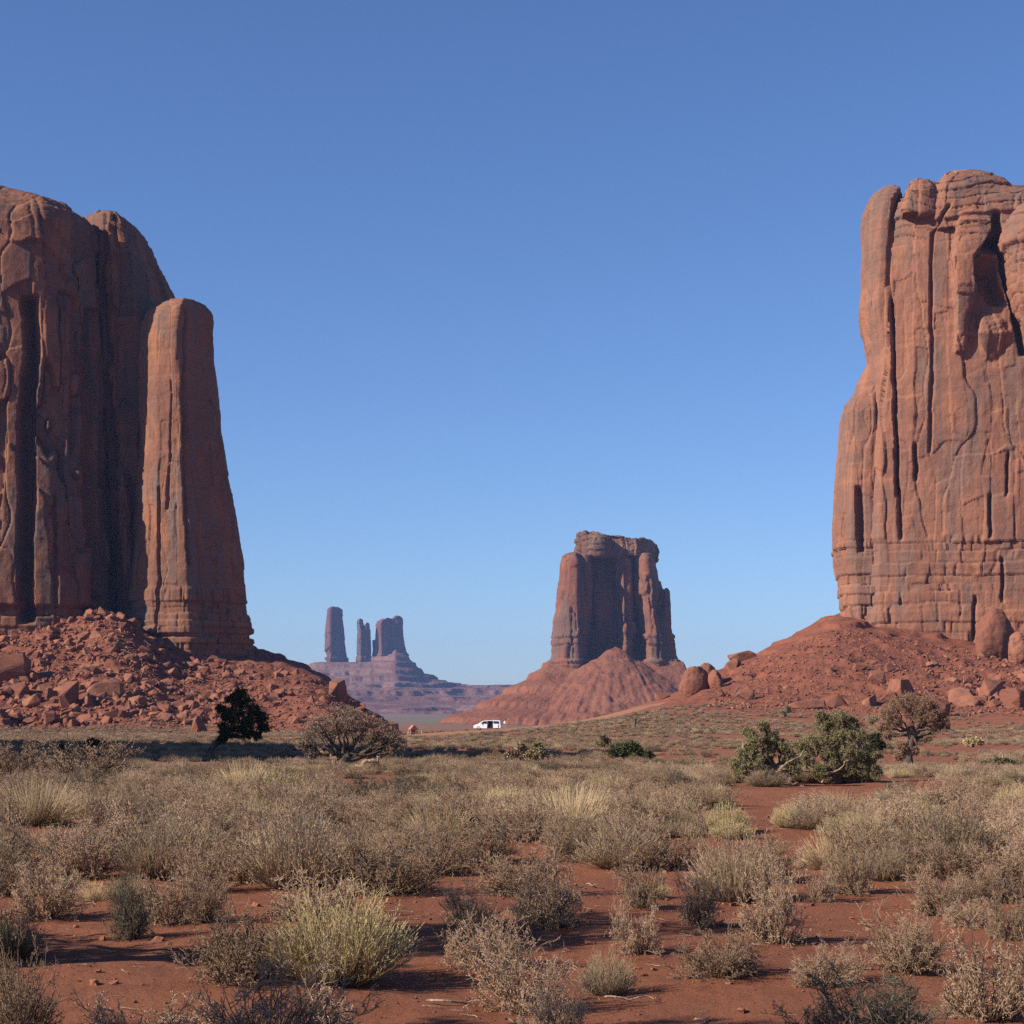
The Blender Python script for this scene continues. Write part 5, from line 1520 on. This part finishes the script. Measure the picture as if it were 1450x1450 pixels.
def person():
    d = 343.0; px = 715.0; x = (px - HX) / F * d
    z = Hs(x, d)
    root = empty('person', (x, d, z)); tag(root, 'person in a loose cream top standing just behind the white van', 'person')
    J = [(0, 0, .92), (0, 0, 1.15), (0, 0, 1.38), (0, .01, 1.48), (0, -.01, 1.60), (0, -.01, 1.70), (-.17, 0, 1.36), (-.24, -.02, 1.10), (-.20, -.16, .92), (.17, 0, 1.36), (.25, -.02, 1.10), (.22, -.14, .90),
         (-.10, 0, .88), (-.11, -.02, .48), (-.12, .02, .08), (-.13, -.14, .04), (.10, 0, .88), (.13, -.04, .48), (.12, .02, .08), (.14, -.14, .04)]
    E = [(0, 1), (1, 2), (2, 3), (3, 4), (4, 5), (2, 6), (6, 7), (7, 8), (2, 9), (9, 10), (10, 11), (0, 12), (12, 13), (13, 14), (14, 15), (0, 16), (16, 17), (17, 18), (18, 19)]
    R = [.15, .15, .16, .055, .10, .085, .065, .045, .04, .065, .045, .04, .095, .06, .045, .04, .095, .06, .045, .04]
    me = bpy.data.meshes.new('body'); me.from_pydata(J, E, []); ob = bpy.data.objects.new('body_tmp', me); COL.objects.link(ob)
    md = ob.modifiers.new('s', 'SKIN'); ob.modifiers.new('u', 'SUBSURF').levels = 1
    for v, r in zip(me.skin_vertices[0].data, R): v.radius = (r, r * .8, )
    me.skin_vertices[0].data[0].use_root = True
    dg = bpy.context.evaluated_depsgraph_get()
    out = bpy.data.meshes.new_from_object(ob.evaluated_get(dg)); bpy.data.objects.remove(ob)
    out.name = 'body'
    out.materials.clear()
    for m in (M_SKIN, M_SHIRT, M_TROUSER): out.materials.append(m)
    for p in out.polygons:
        c = p.center; p.use_smooth = True
        p.material_index = 1 if (.86 < c.z < 1.43 and abs(c.x) < .30 and c.z > .95) else (2 if .1 < c.z <= .95 and abs(c.x) < .2 else 0)
    link('body', out, root)
    bm = bmesh.new(); bmesh.ops.create_icosphere(bm, subdivisions=3, radius=.115)
    for v in bm.verts: v.co = (v.co.x * .9, v.co.y * 1.0 + .02, v.co.z * .8 + 1.70)
    me = bpy.data.meshes.new('hair'); bm.to_mesh(me); bm.free(); me.materials.append(M_HAIR); link('hair', me, root)
person()

def stall():
    d = 345.0; px = 585.0; x = (px - HX) / F * d
    r = empty('stall', (x, d, Hs(x, d)), .35); tag(r, 'tiny timber stall with a pitched brown roof on pale posts', 'stall')
    for sx in (-.6, .6):
        for sy in (-.5, .5):
            box_mesh('post', (sx - .06, sy - .06, -.3), (sx + .06, sy + .06, .95), M_PALEWOOD, r, .01)
    extrude([(-.85, .92), (.85, .92), (.1, 1.75), (-.1, 1.75)], -.75, .75, 'roof', M_TIMBER, r, 0, .02)
    box_mesh('counter', (-.6, -.52, .30), (.6, -.40, .42), M_PALEWOOD, r, .01)
    box_mesh('back_panel', (-.54, .47, .0), (.54, .51, .9), M_TIMBER, r, .005)
stall()
def plank_table():
    d = 405.0; px = 826.0; x = (px - HX) / F * d
    r = empty('plank_table', (x, d, Hs(x, d) - .05), -.15); tag(r, 'low red plank table at the end of the dirt road', 'table')
    box_mesh('table_top', (-.85, -.4, .50), (.85, .4, .68), M_TIMBER, r, .02)
    for sx in (-.62, .62): box_mesh('leg', (sx - .1, -.3, -.1), (sx + .1, .3, .497), M_TIMBER, r, .01)
    box_mesh('bench', (-.8, -.85, .28), (.8, -.6, .35), M_TIMBER, r, .01)
plank_table()
for px, d, lab in ((597, 343, 'pale marker post right of the tiny stall'), (577.5, 342, 'pale marker post left of the tiny stall'), (1424, 62, 'short bleached stump standing by the black shrub at the right edge')):
    x = (px - HX) / F * d
    if d > 100:
        o = box_mesh('marker_post', (-.06, -.06, -.2), (.06, .06, .75), M_PALEWOOD, None, .02); cat = 'post'
    else:
        rg = np.random.default_rng(2)
        P = np.stack([np.linspace(0, -.12, 8), np.zeros(8), np.linspace(-.1, .62, 8)], 1)
        P2 = np.stack([np.linspace(-.03, .14, 6), np.zeros(6), np.linspace(.2, .42, 6)], 1)
        o = link('dead_stump', tube_mesh('dead_stump', [(P, np.linspace(.06, .02, 8)), (P2, np.linspace(.03, .01, 6))], M_BARK)); cat = 'stump'
    o.location = (x, d, Hs(x, d)); tag(o, lab, cat)

# ------------------------------------------------------------------ air
def haze():
    bm = bmesh.new()
    lo, hi = (-9050, -9050, -62), (9050, 9050, 260)
    v = [bm.verts.new((x, y, z)) for z in (lo[2], hi[2]) for y in (lo[1], hi[1]) for x in (lo[0], hi[0])]
    for f in ((0, 2, 3, 1), (4, 5, 7, 6), (0, 1, 5, 4), (2, 6, 7, 3), (0, 4, 6, 2), (1, 3, 7, 5)): bm.faces.new([v[i] for i in f])
    me = bpy.data.meshes.new('haze'); bm.to_mesh(me); bm.free()
    m = bpy.data.materials.new('haze_air'); m.use_nodes = True
    nt = m.node_tree; nt.nodes.clear()
    out = nt.nodes.new('ShaderNodeOutputMaterial'); pv = nt.nodes.new('ShaderNodeVolumePrincipled')
    pv.inputs['Color'].default_value = (.34, .52, 1.0, 1); pv.inputs['Density'].default_value = HAZE; pv.inputs['Anisotropy'].default_value = .0
    nt.links.new(pv.outputs[0], out.inputs['Volume'])
    me.materials.append(m)
    o = link('haze', me); tag(o, 'thin blue air over the valley', kind='stuff')
HAZE = 4.8e-5
haze()
